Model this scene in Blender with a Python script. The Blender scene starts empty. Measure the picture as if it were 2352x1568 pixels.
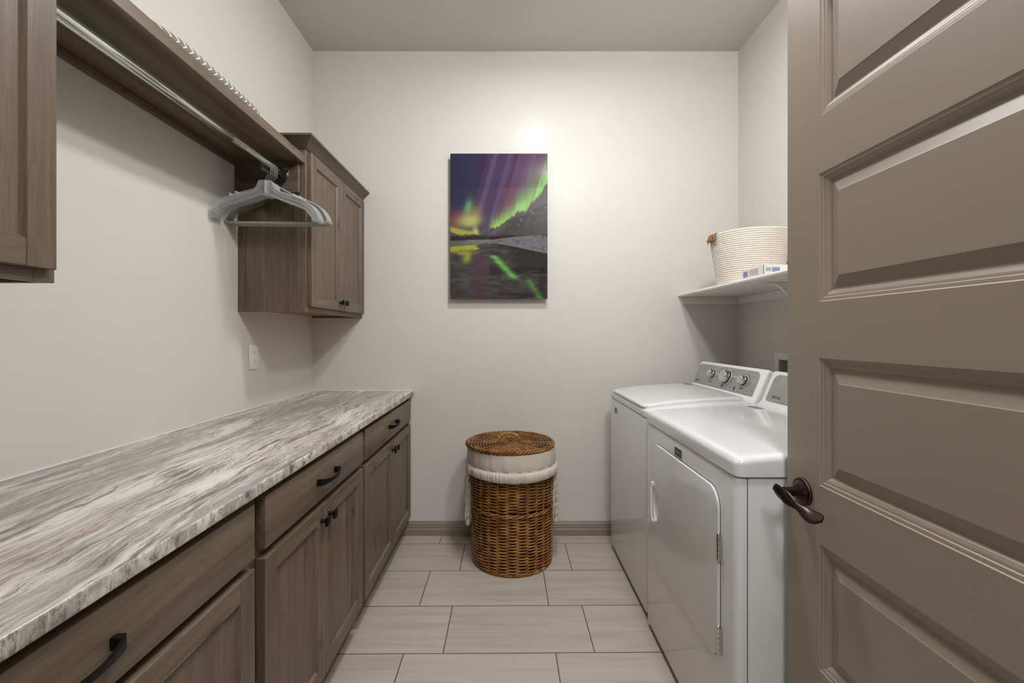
import bpy, bmesh, math, random
import numpy as np
from mathutils import Vector, Matrix
random.seed(7); np.random.seed(7)
PI = math.pi
scn = bpy.context.scene
C = scn.collection

# ------------------------------------------------------------ camera, world, light, exposure
H = 1.2637; F = 1003.0; VX, VY = 1165.0, 768.0
cam = bpy.data.cameras.new('camera'); co = bpy.data.objects.new('camera', cam); C.objects.link(co)
co.location = (0, 0, H); co.rotation_euler = (PI/2, 0, 0)
cam.sensor_fit = 'HORIZONTAL'; cam.sensor_width = 36; cam.lens = F/2352*36
cam.shift_x = (1176-VX)/2352; cam.shift_y = (VY-784)/2352
cam.clip_start = 0.02
scn.camera = co
w = bpy.data.worlds.new('world'); scn.world = w; w.use_nodes = True
w.node_tree.nodes['Background'].inputs[0].default_value = (0.9, 0.93, 1, 1)
w.node_tree.nodes['Background'].inputs[1].default_value = 0.15
scn.view_settings.view_transform = 'Standard'; scn.view_settings.look = 'None'
scn.view_settings.gamma = 1; scn.view_settings.use_curve_mapping = False
scn.view_settings.exposure = 0.07
def area(name, loc, size, power, col=(.97, .985, 1), rot=(0, 0, 0), sy=None):
    l = bpy.data.lights.new(name, 'AREA'); l.energy = power; l.color = col; l.size = size
    if sy: l.shape = 'RECTANGLE'; l.size_y = sy
    else: l.shape = 'DISK'
    o = bpy.data.objects.new(name, l); C.objects.link(o); o.location = loc; o.rotation_euler = rot
    return o
LX = .22
pl_ = bpy.data.lights.new('room_fill', 'POINT'); pl_.energy = 52; pl_.color = (.98, .985, 1); pl_.shadow_soft_size = .085  # added fill light near the doorway, no known fixture there
po_ = bpy.data.objects.new('room_fill', pl_); C.objects.link(po_); po_.location = (.63, .66, 2.90)
area('lamp_room_far', (LX, 1.74, 2.968), .24, 21, (.98, .985, 1))
area('hall_fill', (.25, -.75, 3.02), .6, 37)  # added fill from the unseen hall

# ------------------------------------------------------------ room numbers
XL, XR, YB, YF, ZC = -1.225, 1.459, 2.757, .118, 3.051

# ------------------------------------------------------------ materials
def S(r, g, b):
    f = lambda c: (c/255/12.92) if c/255 <= .04045 else ((c/255+.055)/1.055)**2.4
    return (f(r), f(g), f(b), 1)
class NT:
    def __init__(s, name):
        s.m = bpy.data.materials.new(name); s.m.use_nodes = True; s.t = s.m.node_tree
        s.p = s.t.nodes['Principled BSDF']
    def n(s, typ, **kw):
        nd = s.t.nodes.new('ShaderNode'+typ)
        for k, v in kw.items():
            if k.startswith('i_'):
                nd.inputs[k[2:].replace('_', ' ')].default_value = v
            else: setattr(nd, k, v)
        return nd
    def l(s, a, b): s.t.links.new(a, b)
    def val(s, x): return x
    def math(s, op, a, b=None, c=None):
        nd = s.t.nodes.new('ShaderNodeMath'); nd.operation = op
        for i, v in enumerate((a, b, c)):
            if v is None: continue
            if isinstance(v, (int, float)): nd.inputs[i].default_value = v
            else: s.l(v, nd.inputs[i])
        return nd.outputs[0]
    def comb(s, x, y, z):
        nd = s.t.nodes.new('ShaderNodeCombineXYZ')
        for i, v in enumerate((x, y, z)):
            if isinstance(v, (int, float)): nd.inputs[i].default_value = v
            else: s.l(v, nd.inputs[i])
        return nd.outputs[0]
    def coords(s, kind='Object'):
        tc = s.n('TexCoord'); sp = s.n('SeparateXYZ'); s.l(tc.outputs[kind], sp.inputs[0])
        return tc.outputs[kind], sp.outputs[0], sp.outputs[1], sp.outputs[2]
    def noise(s, vec, scale, detail=4, rough=.55, dist=0):
        nd = s.n('TexNoise'); nd.inputs['Scale'].default_value = scale; nd.inputs['Detail'].default_value = detail
        nd.inputs['Roughness'].default_value = rough; nd.inputs['Distortion'].default_value = dist
        s.l(vec, nd.inputs['Vector']); return nd.outputs[0]
    def ramp(s, fac, stops):
        nd = s.n('ValToRGB'); e = nd.color_ramp.elements
        while len(e) < len(stops): e.new(.5)
        for i, (p, c) in enumerate(stops): e[i].position = p; e[i].color = c
        s.l(fac, nd.inputs[0]); return nd.outputs[0]
    def mix(s, fac, a, b, mode='MIX'):
        nd = s.n('Mix', data_type='RGBA', blend_type=mode)
        if isinstance(fac, (int, float)): nd.inputs[0].default_value = fac
        else: s.l(fac, nd.inputs[0])
        for i, v in ((6, a), (7, b)):
            if isinstance(v, tuple): nd.inputs[i].default_value = v
            else: s.l(v, nd.inputs[i])
        return nd.outputs[2]
    def bump(s, h, strength=.2, dist=.002):
        nd = s.n('Bump'); nd.inputs['Strength'].default_value = strength; nd.inputs['Distance'].default_value = dist
        s.l(h, nd.inputs['Height']); s.l(nd.outputs[0], s.p.inputs['Normal'])
    def set(s, **kw):
        for k, v in kw.items(): s.p.inputs[k.replace('_', ' ')].default_value = v
        return s
def plain(name, col, rough=.5, metal=0, **kw):
    t = NT(name); t.set(Base_Color=col, Roughness=rough, Metallic=metal, **kw); return t.m
def mottled(name, col, rough, scale=300, amt=.12, bump=.15, bd=.0006, metal=0, **kw):
    t = NT(name); v, x, y, z = t.coords()
    n = t.noise(v, scale, 3)
    c = t.mix(n, tuple(a*(1-amt) for a in col[:3])+(1,), tuple(min(1, a*(1+amt)) for a in col[:3])+(1,))
    t.l(c, t.p.inputs['Base Color']); t.set(Roughness=rough, Metallic=metal, **kw); t.bump(n, bump, bd)
    return t.m

def wood(name, axis, tone=1.0):
    t = NT(name); v, x, y, z = t.coords()
    oi = t.n('ObjectInfo'); rnd = t.math('MULTIPLY', oi.outputs['Random'], 37.0)
    ax = {'X': (2.2, 62, 62), 'Y': (62, 2.2, 62), 'Z': (62, 62, 2.2)}[axis]
    wob = t.noise(v, 3.0, 2)
    def sc(a, k): return t.math('MULTIPLY_ADD', a, k, rnd)
    k = t.math('MULTIPLY', wob, 1.3)
    vx = t.comb(*[t.math('ADD', sc(a, s*.5), k) for a, s in zip((x, y, z), ax)])
    fine = t.noise(t.comb(*[sc(a, s*6) for a, s in zip((x, y, z), ax)]), 1.0, 4, .6)
    mid = t.noise(vx, 1.0, 5, .6, .6)
    big = t.noise(t.comb(*[sc(a, s*.12+1.0) for a, s in zip((x, y, z), ax)]), 1.0, 3, .5)
    c = t.ramp(mid, [(.25, S(72*tone, 60*tone, 48*tone)), (.42, S(98*tone, 85*tone, 69*tone)), (.55, S(115*tone, 101*tone, 84*tone)), (.78, S(132*tone, 118*tone, 99*tone))])
    c = t.mix(t.math('MULTIPLY', t.math('SUBTRACT', 1.0, big), .75), c, S(92*tone, 77*tone, 64*tone))
    c = t.mix(t.math('MULTIPLY', t.math('GREATER_THAN', fine, .57), .30), c, S(62, 48, 37))
    # knots
    vo = t.n('TexVoronoi', voronoi_dimensions='2D'); vo.inputs['Scale'].default_value = 1.0
    a2, b2, ka, kb = {'X': (x, z, 2.6, 5.5), 'Y': (y, z, 2.6, 5.5), 'Z': (y, z, 5.5, 2.6)}[axis]
    wv = t.math('MULTIPLY', t.noise(v, 30, 2), .12)
    t.l(t.comb(t.math('ADD', sc(a2, ka), wv), t.math('ADD', sc(b2, kb), wv), 0.0), vo.inputs['Vector'])
    kn = t.ramp(t.math('ADD', vo.outputs['Distance'], t.math('MULTIPLY', fine, .04)), [(.035, (1, 1, 1, 1)), (.06, (.55, .55, .55, 1)), (.13, (0, 0, 0, 1))])
    sep = t.n('SeparateColor'); t.l(vo.outputs['Color'], sep.inputs[0])
    kn = t.math('MULTIPLY', kn, t.math('GREATER_THAN', sep.outputs[0], .48))
    c = t.mix(t.math('MULTIPLY', kn, .9), c, S(52, 35, 22))
    t.l(c, t.p.inputs['Base Color']); t.set(Roughness=.42); t.p.inputs['Specular IOR Level'].default_value = .45
    t.bump(fine, .12, .0006)
    return t.m
W_V, W_H, W_X = wood('alder_wood_upright_grain', 'Z'), wood('alder_wood_long_grain', 'Y'), wood('alder_wood_cross_grain', 'X')
t = NT('cabinet_interior_wood'); v, x, y, z = t.coords()
t.l(t.ramp(t.noise(v, 18, 4), [(.3, S(150, 84, 36)), (.7, S(188, 118, 60))]), t.p.inputs['Base Color']); t.set(Roughness=.5); W_IN = t.m
W_EDGE = plain('wood_bottom_edge', S(190, 165, 135), .5)
W_DARK = plain('toe_kick_wood', S(70, 58, 47), .6)

def wallmat(name, col, rough, bs=.25):
    t = NT(name); v, x, y, z = t.coords()
    n1 = t.noise(v, 45, 3, .5); n2 = t.noise(v, 3.0, 3)
    c = t.mix(n2, tuple(a*.985 for a in col[:3])+(1,), tuple(min(1, a*1.015) for a in col[:3])+(1,))
    t.l(c, t.p.inputs['Base Color']); t.set(Roughness=rough); t.p.inputs['Specular IOR Level'].default_value = .08
    t.bump(t.math('ADD', n1, t.math('MULTIPLY', n2, 1.5)), bs, .0015)
    return t.m
M_WALL = wallmat('painted_wall', S(209, 206, 200), .27)
M_CEIL = wallmat('painted_ceiling', S(207, 204, 200), .75)
M_TRIM = plain('taupe_paint', S(136, 126, 112), .42)
M_DOOR = mottled('taupe_door_paint', S(143, 132, 117), .42, 400, .03, .08, .0004)
M_HALL = plain('hall_wall_paint', S(196, 190, 180), .7)

# floor tile
t = NT('floor_tile'); v, x, y, z = t.coords('Object')
yr = t.math('SUBTRACT', y, t.math('MULTIPLY', x, .008))
rowf = t.math('DIVIDE', t.math('SUBTRACT', yr, 1.7327-.303*10), .303)
row = t.math('FLOOR', rowf); fy = t.math('FRACT', rowf)
par = t.math('MODULO', row, 2.0)              # row 10 (even) = B
xoff = t.math('MULTIPLY_ADD', par, -.1555, -.2545-.603*10)
colf = t.math('DIVIDE', t.math('SUBTRACT', x, xoff), .603)
col = t.math('FLOOR', colf); fx = t.math('FRACT', colf)
def edge(f, wd, L):
    a = t.math('MINIMUM', f, t.math('SUBTRACT', 1.0, f)); return t.math('LESS_THAN', a, wd/L/2)
gr = t.math('MAXIMUM', edge(fy, .0042, .303), edge(fx, .0042, .603))
tid = t.math('ADD', t.math('MULTIPLY', row, 7.31), t.math('MULTIPLY', col, 3.77))
n1 = t.noise(t.comb(t.math('MULTIPLY', x, 1.6), t.math('MULTIPLY', y, 26), tid), 1.0, 5, .6, .5)
n2 = t.noise(t.comb(t.math('MULTIPLY', x, 1.0), t.math('MULTIPLY', y, 5), tid), 1.0, 3)
n3 = t.noise(v, 260, 2)
c = t.ramp(n1, [(.28, S(154, 144, 133)), (.5, S(174, 165, 154)), (.75, S(186, 178, 167))])
c = t.mix(t.math('MULTIPLY', n2, .5), c, S(172, 164, 153))
wn = t.n('TexWhiteNoise', noise_dimensions='1D'); t.l(tid, wn.inputs['W'])
c = t.mix(t.math('MULTIPLY', wn.outputs['Value'], .18), c, S(168, 152, 138))
c = t.mix(t.math('MULTIPLY', n3, .12), c, S(140, 130, 120))
c = t.mix(gr, c, S(78, 68, 56)); t.l(c, t.p.inputs['Base Color']); t.set(Roughness=.45)
t.bump(t.math('SUBTRACT', t.math('MULTIPLY', n1, .15), gr), .5, .0015)
M_FLOOR = t.m

# granite
t = NT('veined_granite'); v, x, y, z = t.coords()
geo = t.n('NewGeometry'); gs = t.n('SeparateXYZ'); t.l(geo.outputs['Normal'], gs.inputs[0])
isfront = t.math('GREATER_THAN', gs.outputs[0], .6)
w1 = t.noise(t.comb(t.math('MULTIPLY', x, 5.0), t.math('MULTIPLY', y, 1.6), z), 1.0, 4, .55)
w2 = t.noise(v, 13, 4, .6)
xs = t.math('ADD', x, t.math('MULTIPLY', y, .06))
xs = t.math('ADD', xs, t.math('MULTIPLY', w1, .13)); xs = t.math('ADD', xs, t.math('MULTIPLY', w2, .022))
# front edge: veins run down the slab, so stretch in z instead of y
ky = t.math('MULTIPLY_ADD', isfront, 9.0, 1.35)
kz = t.math('MULTIPLY_ADD', isfront, 16.0, 2.0)
P = lambda a, b, off: t.comb(t.math('MULTIPLY_ADD', xs, a, off), t.math('MULTIPLY', t.math('MULTIPLY', y, ky), b), t.math('MULTIPLY', z, kz))
g1 = t.noise(P(13, .95, 0), 1.0, 6, .62, .15)
g2 = t.noise(P(21, 1.2, 9.1), 1.0, 7, .68, .2)
g3 = t.noise(P(44, 2.3, 4.4), 1.0, 6, .7, .2)
g4 = t.noise(P(24, 1.2, 21.7), 1.0, 6, .68, .25)
g5 = t.noise(P(75, 6, 2.7), 1.0, 4, .7, .2)
c = t.ramp(g1, [(.34, S(140, 139, 135)), (.43, S(170, 168, 162)), (.52, S(208, 204, 195)), (.66, S(224, 219, 209))])
c = t.mix(t.ramp(g2, [(.49, (0, 0, 0, 1)), (.60, (.85, .85, .85, 1))]), c, S(140, 139, 136))
c = t.mix(t.ramp(g4, [(.50, (0, 0, 0, 1)), (.64, (.8, .8, .8, 1))]), c, S(172, 153, 141))
c = t.mix(t.ramp(g3, [(.54, (0, 0, 0, 1)), (.63, (.9, .9, .9, 1))]), c, S(98, 92, 82))
vein = t.ramp(t.math('ABSOLUTE', t.math('SUBTRACT', g2, .47)), [(.0, (.9, .9, .9, 1)), (.012, (0, 0, 0, 1))])
c = t.mix(t.math('MULTIPLY', vein, t.math('GREATER_THAN', g4, .47)), c, S(116, 92, 76))
c = t.mix(t.ramp(g5, [(.54, (0, 0, 0, 1)), (.66, (.6, .6, .6, 1))]), c, S(104, 98, 88))
c = t.mix(t.ramp(t.noise(P(110, 7, 31.7), 1.0, 3, .6), [(.56, (0, 0, 0, 1)), (.66, (.5, .5, .5, 1))]), c, S(226, 222, 210))
# the wide rose brown streak towards the far end
dx = t.math('SUBTRACT', t.math('ADD', x, t.math('MULTIPLY', w2, .05)), t.math('MULTIPLY_ADD', y, .30, -1.588))
rb = t.math('MULTIPLY', t.ramp(t.math('ABSOLUTE', dx), [(.0, (1, 1, 1, 1)), (.05, (.7, .7, .7, 1)), (.085, (0, 0, 0, 1))]),
            t.math('MULTIPLY', t.math('GREATER_THAN', y, 1.86), t.ramp(g3, [(.35, (1, 1, 1, 1)), (.6, (.35, .35, .35, 1))])))
rb = t.math('MULTIPLY', rb, t.math('SUBTRACT', 1.0, isfront))
c = t.mix(t.math('MULTIPLY', rb, .85), c, S(146, 124, 114))
t.l(c, t.p.inputs['Base Color']); t.set(Roughness=.22); t.bump(g5, .05, .0005)
M_GRAN = t.m

M_BLACK = plain('black_metal', S(24, 22, 21), .38, .6)
M_WHITE = plain('white_enamel', S(211, 211, 211), .14); 
M_WHITE.node_tree.nodes['Principled BSDF'].inputs['Coat Weight'].default_value = .3
M_WPLAST = plain('white_plastic', S(228, 227, 226), .32)
M_GAP = plain('dark_gap', S(40, 38, 36), .7)
M_BADGE = plain('badge_black', S(28, 26, 32), .3, .2)
M_SILV = plain('silver_letter', S(190, 190, 195), .3, .6)
M_INK = plain('dark_ink', S(52, 48, 46), .6)
M_CHROME = plain('chrome', S(200, 202, 200), .12, 1)
M_KNOB = plain('satin_knob_cap', S(196, 198, 194), .32, .7)
M_STEEL = plain('rod_steel', S(214, 218, 210), .13, .9)
M_SHELFW = mottled('white_shelf_paint', S(222, 219, 212), .4, 60, .015, .1, .0005)
M_SWITCH = plain('outlet_white', S(226, 224, 219), .35)
M_STICK = plain('grey_label', S(122, 122, 122), .5)
t = NT('brushed_panel'); v, x, y, z = t.coords()
n = t.noise(t.comb(t.math('MULTIPLY', x, 900), t.math('MULTIPLY', y, 14), t.math('MULTIPLY', z, 900)), 1.0, 2)
t.l(t.ramp(n, [(.3, S(152, 149, 145)), (.7, S(184, 181, 176))]), t.p.inputs['Base Color']); t.set(Roughness=.38, Metallic=.55); M_BRUSH = t.m
def clearmat(name, alpha, rough):
    t = NT(name); t.set(Base_Color=(.68, .68, .69, 1), Roughness=rough, Alpha=alpha); t.p.inputs['Specular IOR Level'].default_value = .9; return t.m
M_CLEAR = clearmat('clear_plastic_sheet', .10, .12); M_CRIB = clearmat('clear_plastic_rib', .36, .15)
M_GREYP = plain('grey_plastic', S(150, 148, 138), .38)
def wicker(name, mul):
    t = NT(name); v, x, y, z = t.coords()
    a = t.noise(v, 22, 3); b = t.noise(v, 160, 3)
    c = t.ramp(a, [(.3, S(106*mul, 62*mul, 26*mul)), (.5, S(168*mul, 112*mul, 50*mul)), (.7, S(204*mul, 152*mul, 82*mul))])
    c = t.mix(t.math('MULTIPLY', b, .45), c, S(92*mul, 50*mul, 20*mul))
    t.l(c, t.p.inputs['Base Color']); t.set(Roughness=.33); return t.m
M_WICK = wicker('wicker_cane', .92)
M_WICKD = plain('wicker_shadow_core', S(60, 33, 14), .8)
t = NT('linen_cloth'); v, x, y, z = t.coords()
n = t.noise(v, 500, 2); n2 = t.noise(v, 9, 3)
t.l(t.mix(n2, S(184, 176, 163), S(205, 198, 186)), t.p.inputs['Base Color']); t.set(Roughness=.9); t.bump(n, .3, .0006); M_LINEN = t.m
t = NT('cotton_rope'); v, x, y, z = t.coords()
n = t.noise(v, 240, 3)
t.l(t.mix(n, S(212, 203, 191), S(240, 232, 221)), t.p.inputs['Base Color']); t.set(Roughness=.92); t.bump(n, .5, .001); M_ROPE = t.m
M_LEATH = mottled('tan_leather', S(150, 99, 56), .5, 120, .15, .2)
M_CARD = plain('white_carton', S(224, 226, 226), .5); M_BLUE = plain('blue_print', S(80, 92, 140), .5)
M_RED = plain('red_print', S(200, 80, 60), .5); M_PINK = plain('pink_print', S(214, 182, 178), .5); M_PALE = plain('pale_blue_print', S(186, 196, 214), .5)
t = NT('oil_rubbed_bronze'); v, x, y, z = t.coords()
t.l(t.ramp(t.noise(v, 120, 3), [(.4, S(40, 30, 27)), (.7, S(62, 44, 36))]), t.p.inputs['Base Color']); t.set(Roughness=.3, Metallic=.75); M_BRONZE = t.m
M_COPPER = plain('worn_copper_edge', S(78, 54, 44), .5, .6)
M_RECESS = plain('grey_recess', S(176, 173, 170), .5)

# ------------------------------------------------------------ mesh helpers
class MB:
    def __init__(s): s.bm = bmesh.new()
    def _mat(s, faces, mi):
        for f in faces: f.material_index = mi
    def box(s, x0, x1, y0, y1, z0, z1, bev=0, seg=2, mi=0):
        b = bmesh.new(); bmesh.ops.create_cube(b, size=1)
        for v in b.verts:
            v.co = Vector(((x0+x1)/2+v.co.x*(x1-x0), (y0+y1)/2+v.co.y*(y1-y0), (z0+z1)/2+v.co.z*(z1-z0)))
        if bev: bmesh.ops.bevel(b, geom=b.edges[:], offset=bev, segments=seg, profile=.5, affect='EDGES')
        return s.add(b, mi)
    def add(s, b, mi=0, mat=None):
        vs = [s.bm.verts.new(mat @ v.co if mat else v.co) for v in b.verts]
        b.verts.index_update()
        for f in b.faces:
            try:
                nf = s.bm.faces.new([vs[v.index] for v in f.verts]); nf.material_index = mi
            except ValueError: pass
        b.free(); return s
    def grid(s, pts, nu, nv, cu=False, cv=False, mi=0):
        """pts[i*nv+j]; wrap flags"""
        vs = [s.bm.verts.new(p) for p in pts]
        for i in range(nu if cu else nu-1):
            for j in range(nv if cv else nv-1):
                a = vs[i*nv+j]; b = vs[((i+1) % nu)*nv+j]; c = vs[((i+1) % nu)*nv+(j+1) % nv]; d = vs[i*nv+(j+1) % nv]
                f = s.bm.faces.new((a, b, c, d)); f.material_index = mi
        return vs
    def tube(s, path, r, n=8, closed=False, mi=0, flat=1.0, up=None):
        P = [Vector(p) for p in path]; m = len(P); pts = []; prev = None
        for i in range(m):
            if closed: T = P[(i+1) % m]-P[i-1]
            else: T = P[min(i+1, m-1)]-P[max(i-1, 0)]
            T = T.normalized()
            u = Vector(up) if up else (prev if prev is not None else (Vector((0, 0, 1)) if abs(T.z) < .9 else Vector((1, 0, 0))))
            a = (u-T*u.dot(T)).normalized(); b = T.cross(a); prev = a
            rr = r[i] if isinstance(r, (list, tuple)) else r
            for k in range(n):
                q = 2*PI*k/n; pts.append(P[i]+a*(rr*math.cos(q))+b*(rr*flat*math.sin(q)))
        vs = s.grid(pts, m, n, cu=closed, cv=True, mi=mi)
        if not closed:
            f = s.bm.faces.new(vs[:n][::-1]); f.material_index = mi
            f = s.bm.faces.new(vs[-n:]); f.material_index = mi
        return s
    def lathe(s, prof, org, n=48, mi=0, axis='Z', a0=0, a1=2*PI):
        """prof list of (r, h) along axis"""
        pts = []; full = abs(a1-a0-2*PI) < 1e-6
        for k in range(n if full else n+1):
            q = a0+(a1-a0)*k/n
            for r, h in prof:
                if axis == 'Z': p = (r*math.cos(q), r*math.sin(q), h)
                elif axis == 'X': p = (h, r*math.cos(q), r*math.sin(q))
                else: p = (r*math.cos(q), h, r*math.sin(q))
                pts.append(Vector(org)+Vector(p))
        s.grid(pts, n if full else n+1, len(prof), cu=full, mi=mi)
        return s
    def prism(s, poly, axis, a, b, bev=0, mi=0):
        """extrude a 2D polygon along axis. axis X: poly=(y,z); Y: (x,z); Z: (x,y)"""
        B = bmesh.new()
        mk = {'X': lambda p, t: (t, p[0], p[1]), 'Y': lambda p, t: (p[0], t, p[1]), 'Z': lambda p, t: (p[0], p[1], t)}[axis]
        v0 = [B.verts.new(mk(p, a)) for p in poly]; v1 = [B.verts.new(mk(p, b)) for p in poly]
        B.faces.new(v0); B.faces.new(v1[::-1]); m = len(poly)
        caps = []
        for i in range(m):
            B.faces.new((v0[i], v1[i], v1[(i+1) % m], v0[(i+1) % m]))
        bmesh.ops.recalc_face_normals(B, faces=B.faces[:])
        if bev:
            es = [e for e in B.edges if (all(v in v0 for v in e.verts) or all(v in v1 for v in e.verts))]
            bmesh.ops.bevel(B, geom=es, offset=bev, segments=3, profile=.5, affect='EDGES')
        return s.add(B, mi)
ORG = {}
def obj(name, mb, mats, parent=None, org=None, smooth=35, recalc=True):
    bm = mb.bm if isinstance(mb, MB) else mb
    if recalc: bmesh.ops.recalc_face_normals(bm, faces=bm.faces[:])
    me = bpy.data.meshes.new(name)
    if parent is not None: o0 = ORG[parent.name]
    elif org is not None: o0 = Vector(org)
    else:
        xs = [v.co for v in bm.verts]; lo = [min(c[i] for c in xs) for i in range(3)]; hi = [max(c[i] for c in xs) for i in range(3)]
        o0 = Vector(((lo[0]+hi[0])/2, (lo[1]+hi[1])/2, lo[2]))
    bm.transform(Matrix.Translation(-o0))
    bm.to_mesh(me); bm.free()
    for m in (mats if isinstance(mats, (list, tuple)) else [mats]): me.materials.append(m)
    if smooth:
        for p in me.polygons: p.use_smooth = True
        me.set_sharp_from_angle(angle=math.radians(smooth))
    o = bpy.data.objects.new(name, me); C.objects.link(o)
    if parent is not None: o.parent = parent
    else: o.location = o0
    ORG[o.name] = o0
    return o
def thing(name, label, cat, org, group=None):
    o = bpy.data.objects.new(name, None); C.objects.link(o); o.location = org; o.empty_display_size = .05
    ORG[o.name] = Vector(org); o['label'] = label; o['category'] = cat
    if group: o['group'] = group
    return o
def tag(o, label, cat, group=None):
    o['label'] = label; o['category'] = cat
    if group: o['group'] = group
    return o
def struct(o, label=None, cat=None):
    o['kind'] = 'structure'
    if label: o['label'] = label
    if cat: o['category'] = cat
    return o
def cut(o, cutter_mb):
    c = obj('cutter', cutter_mb, M_GAP)
    m = o.modifiers.new('b', 'BOOLEAN'); m.operation = 'DIFFERENCE'; m.object = c; m.solver = 'EXACT'
    dg = bpy.context.evaluated_depsgraph_get(); dg.update()
    me = bpy.data.meshes.new_from_object(o.evaluated_get(dg)); o.modifiers.clear(); o.data = me
    bpy.data.objects.remove(c)
    me.set_sharp_from_angle(angle=math.radians(35))
def text_bm(txt, size, mtx, extrude=.0003, shear=0, align='CENTER', spacing=1.0, sx=1.0):
    cu = bpy.data.curves.new('t', 'FONT'); cu.body = txt; cu.size = size; cu.extrude = extrude; cu.shear = shear
    cu.align_x = align; cu.align_y = 'CENTER'; cu.space_character = spacing; cu.resolution_u = 3
    o = bpy.data.objects.new('t', cu); C.objects.link(o)
    dg = bpy.context.evaluated_depsgraph_get(); dg.update()
    me = bpy.data.meshes.new_from_object(o.evaluated_get(dg))
    b = bmesh.new(); b.from_mesh(me); b.transform(mtx @ Matrix.Diagonal((sx, 1, 1, 1)))
    bpy.data.objects.remove(o); bpy.data.curves.remove(cu); bpy.data.meshes.remove(me)
    return b

# ------------------------------------------------------------ the room
T = .12
m = MB(); m.box(-2.4, 2.4, -2.2, YB+T, -.1, 0); struct(obj('floor', m, M_FLOOR, org=(0, 0, 0)), 'pale grey wood-look plank tile floor with dark grout', 'floor')
m = MB(); m.box(-2.4, 2.4, -2.2, YB+T, ZC, ZC+.1); struct(obj('ceiling', m, M_CEIL, org=(0, 0, ZC)), 'plain painted ceiling', 'ceiling')
m = MB(); m.box(XL-T, XR+T, YB, YB+T, 0, ZC); struct(obj('wall_back', m, M_WALL, org=(0, YB, 0)), 'pale far wall carrying the aurora print', 'wall')
m = MB(); m.box(XL-T, XL, YF-T, YB, 0, ZC); struct(obj('wall_left', m, M_WALL, org=(XL, 0, 0)), 'pale wall above the stone worktop', 'wall')
m = MB(); m.box(XR, XR+T, YF-T, YB, 0, ZC); wr = struct(obj('wall_right', m, M_WALL, org=(XR, 0, 0)), 'pale wall behind the washer and dryer', 'wall')
m = MB()
m.box(-2.4, -.22, YF-T, YF, 0, ZC); m.box(.80, 2.4, YF-T, YF, 0, ZC); m.box(-.22, .80, YF-T, YF, 2.47, ZC)
struct(obj('wall_front', m, M_WALL, org=(0, YF, 0)), 'wall holding the doorway', 'wall')
m = MB(); m.box(-2.4, -2.3, -2.2, YF-T, 0, ZC); m.box(2.3, 2.4, -2.2, YF-T, 0, ZC); m.box(-2.3, 2.3, -2.2, -2.1, 0, ZC)
struct(obj('wall_hall', m, M_HALL, org=(0, -2, 0)), 'hall walls behind the doorway', 'wall')
# dark timber door casing in the hall, mirrored faintly in the glossy print
m = MB()
for a, b, c, d in ((-.42, -.31, 0, 2.42), (.55, .66, 0, 2.42), (-.42, .66, 2.31, 2.42)): m.box(a, b, -2.1, -2.07, c, d, .004)
m.box(-.31, .55, -2.1, -2.09, 1.9, 1.98); m.box(-.31, .55, -2.1, -2.085, .9, 1.0)
struct(obj('trim_1', m, W_DARK), 'dark timber door casing in the hall', 'trim')
# baseboard on the far wall
prof = [(YB, 0), (YB-.016, 0), (YB-.016, .038), (YB-.0145, .042), (YB-.0125, .044), (YB-.0125, .058), (YB-.0105, .062), (YB-.0105, .066), (YB-.0125, .068), (YB-.0115, .074), (YB-.008, .078), (YB-.008, .084), (YB-.005, .089), (YB, .089)]
m = MB(); m.prism([(p[0], p[1]) for p in prof], 'X', XL+.001, XR-.001); struct(obj('baseboard_back', m, M_TRIM, smooth=20), 'moulded taupe baseboard below the far wall', 'baseboard')

# ceiling lamps (just out of frame); the doorway one is added as fill
for xx, yy, lab in ((LX, 1.74, 'flush round ceiling light nearer the far wall'), (.63, .66, 'added flush round ceiling light nearer the doorway, for fill')):
    o = thing('ceiling_light', lab, 'ceiling light', (xx, yy, ZC), 'flush ceiling lights')
    m = MB(); m.lathe([(.145, ZC), (.175, ZC), (.175, ZC-.006), (.16, ZC-.016), (.145, ZC-.016), (.145, ZC)], (xx, yy, 0)); obj('trim_ring', m, M_WPLAST, o)
    t = NT('lit_diffuser'); t.p.inputs['Emission Color'].default_value = (1, .97, .93, 1); t.p.inputs['Emission Strength'].default_value = 3
    m = MB(); m.lathe([(0.0001, ZC-.060), (.05, ZC-.057), (.10, ZC-.045), (.135, ZC-.025), (.145, ZC-.004)], (xx, yy, 0)); obj('diffuser', m, t.m, o)

# ------------------------------------------------------------ base cabinets
XD = -.606      # outer face of doors and drawers
XFR = -.633     # face frame
def shaker(name, y0, y1, z0, z1, xf, parent, sw=.055, rw=.053, th=.0185):
    m = MB(); b = .0015; x0 = xf-th
    m.box(x0, xf, y0, y0+sw, z0, z1, b, 1, 0); m.box(x0, xf, y1-sw, y1, z0, z1, b, 1, 0)
    m.box(x0, xf-.0002, y0+sw, y1-sw, z1-rw, z1, b, 1, 1); m.box(x0, xf-.0002, y0+sw, y1-sw, z0, z0+rw, b, 1, 1)
    # sloped inner lip
    e = .006; d = .0095
    ys0, ys1, zs0, zs1 = y0+sw, y1-sw, z0+rw, z1-rw
    lo = [(xf-.001, ys0, zs0), (xf-.001, ys1, zs0), (xf-.001, ys1, zs1), (xf-.001, ys0, zs1)]
    li = [(xf-d, ys0+e, zs0+e), (xf-d, ys1-e, zs0+e), (xf-d, ys1-e, zs1-e), (xf-d, ys0+e, zs1-e)]
    V = [m.bm.verts.new(p) for p in lo]; U = [m.bm.verts.new(p) for p in li]
    for i in range(4):
        f = m.bm.faces.new((V[i], V[(i+1) % 4], U[(i+1) % 4], U[i])); f.material_index = 1 if i % 2 == 0 else 0
    m.box(x0+.004, xf-d, ys0-.004, ys1+.004, zs0-.004, zs1+.004, 0, 1, 0)
    return obj(name, m, [W_V, W_H], parent)
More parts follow.
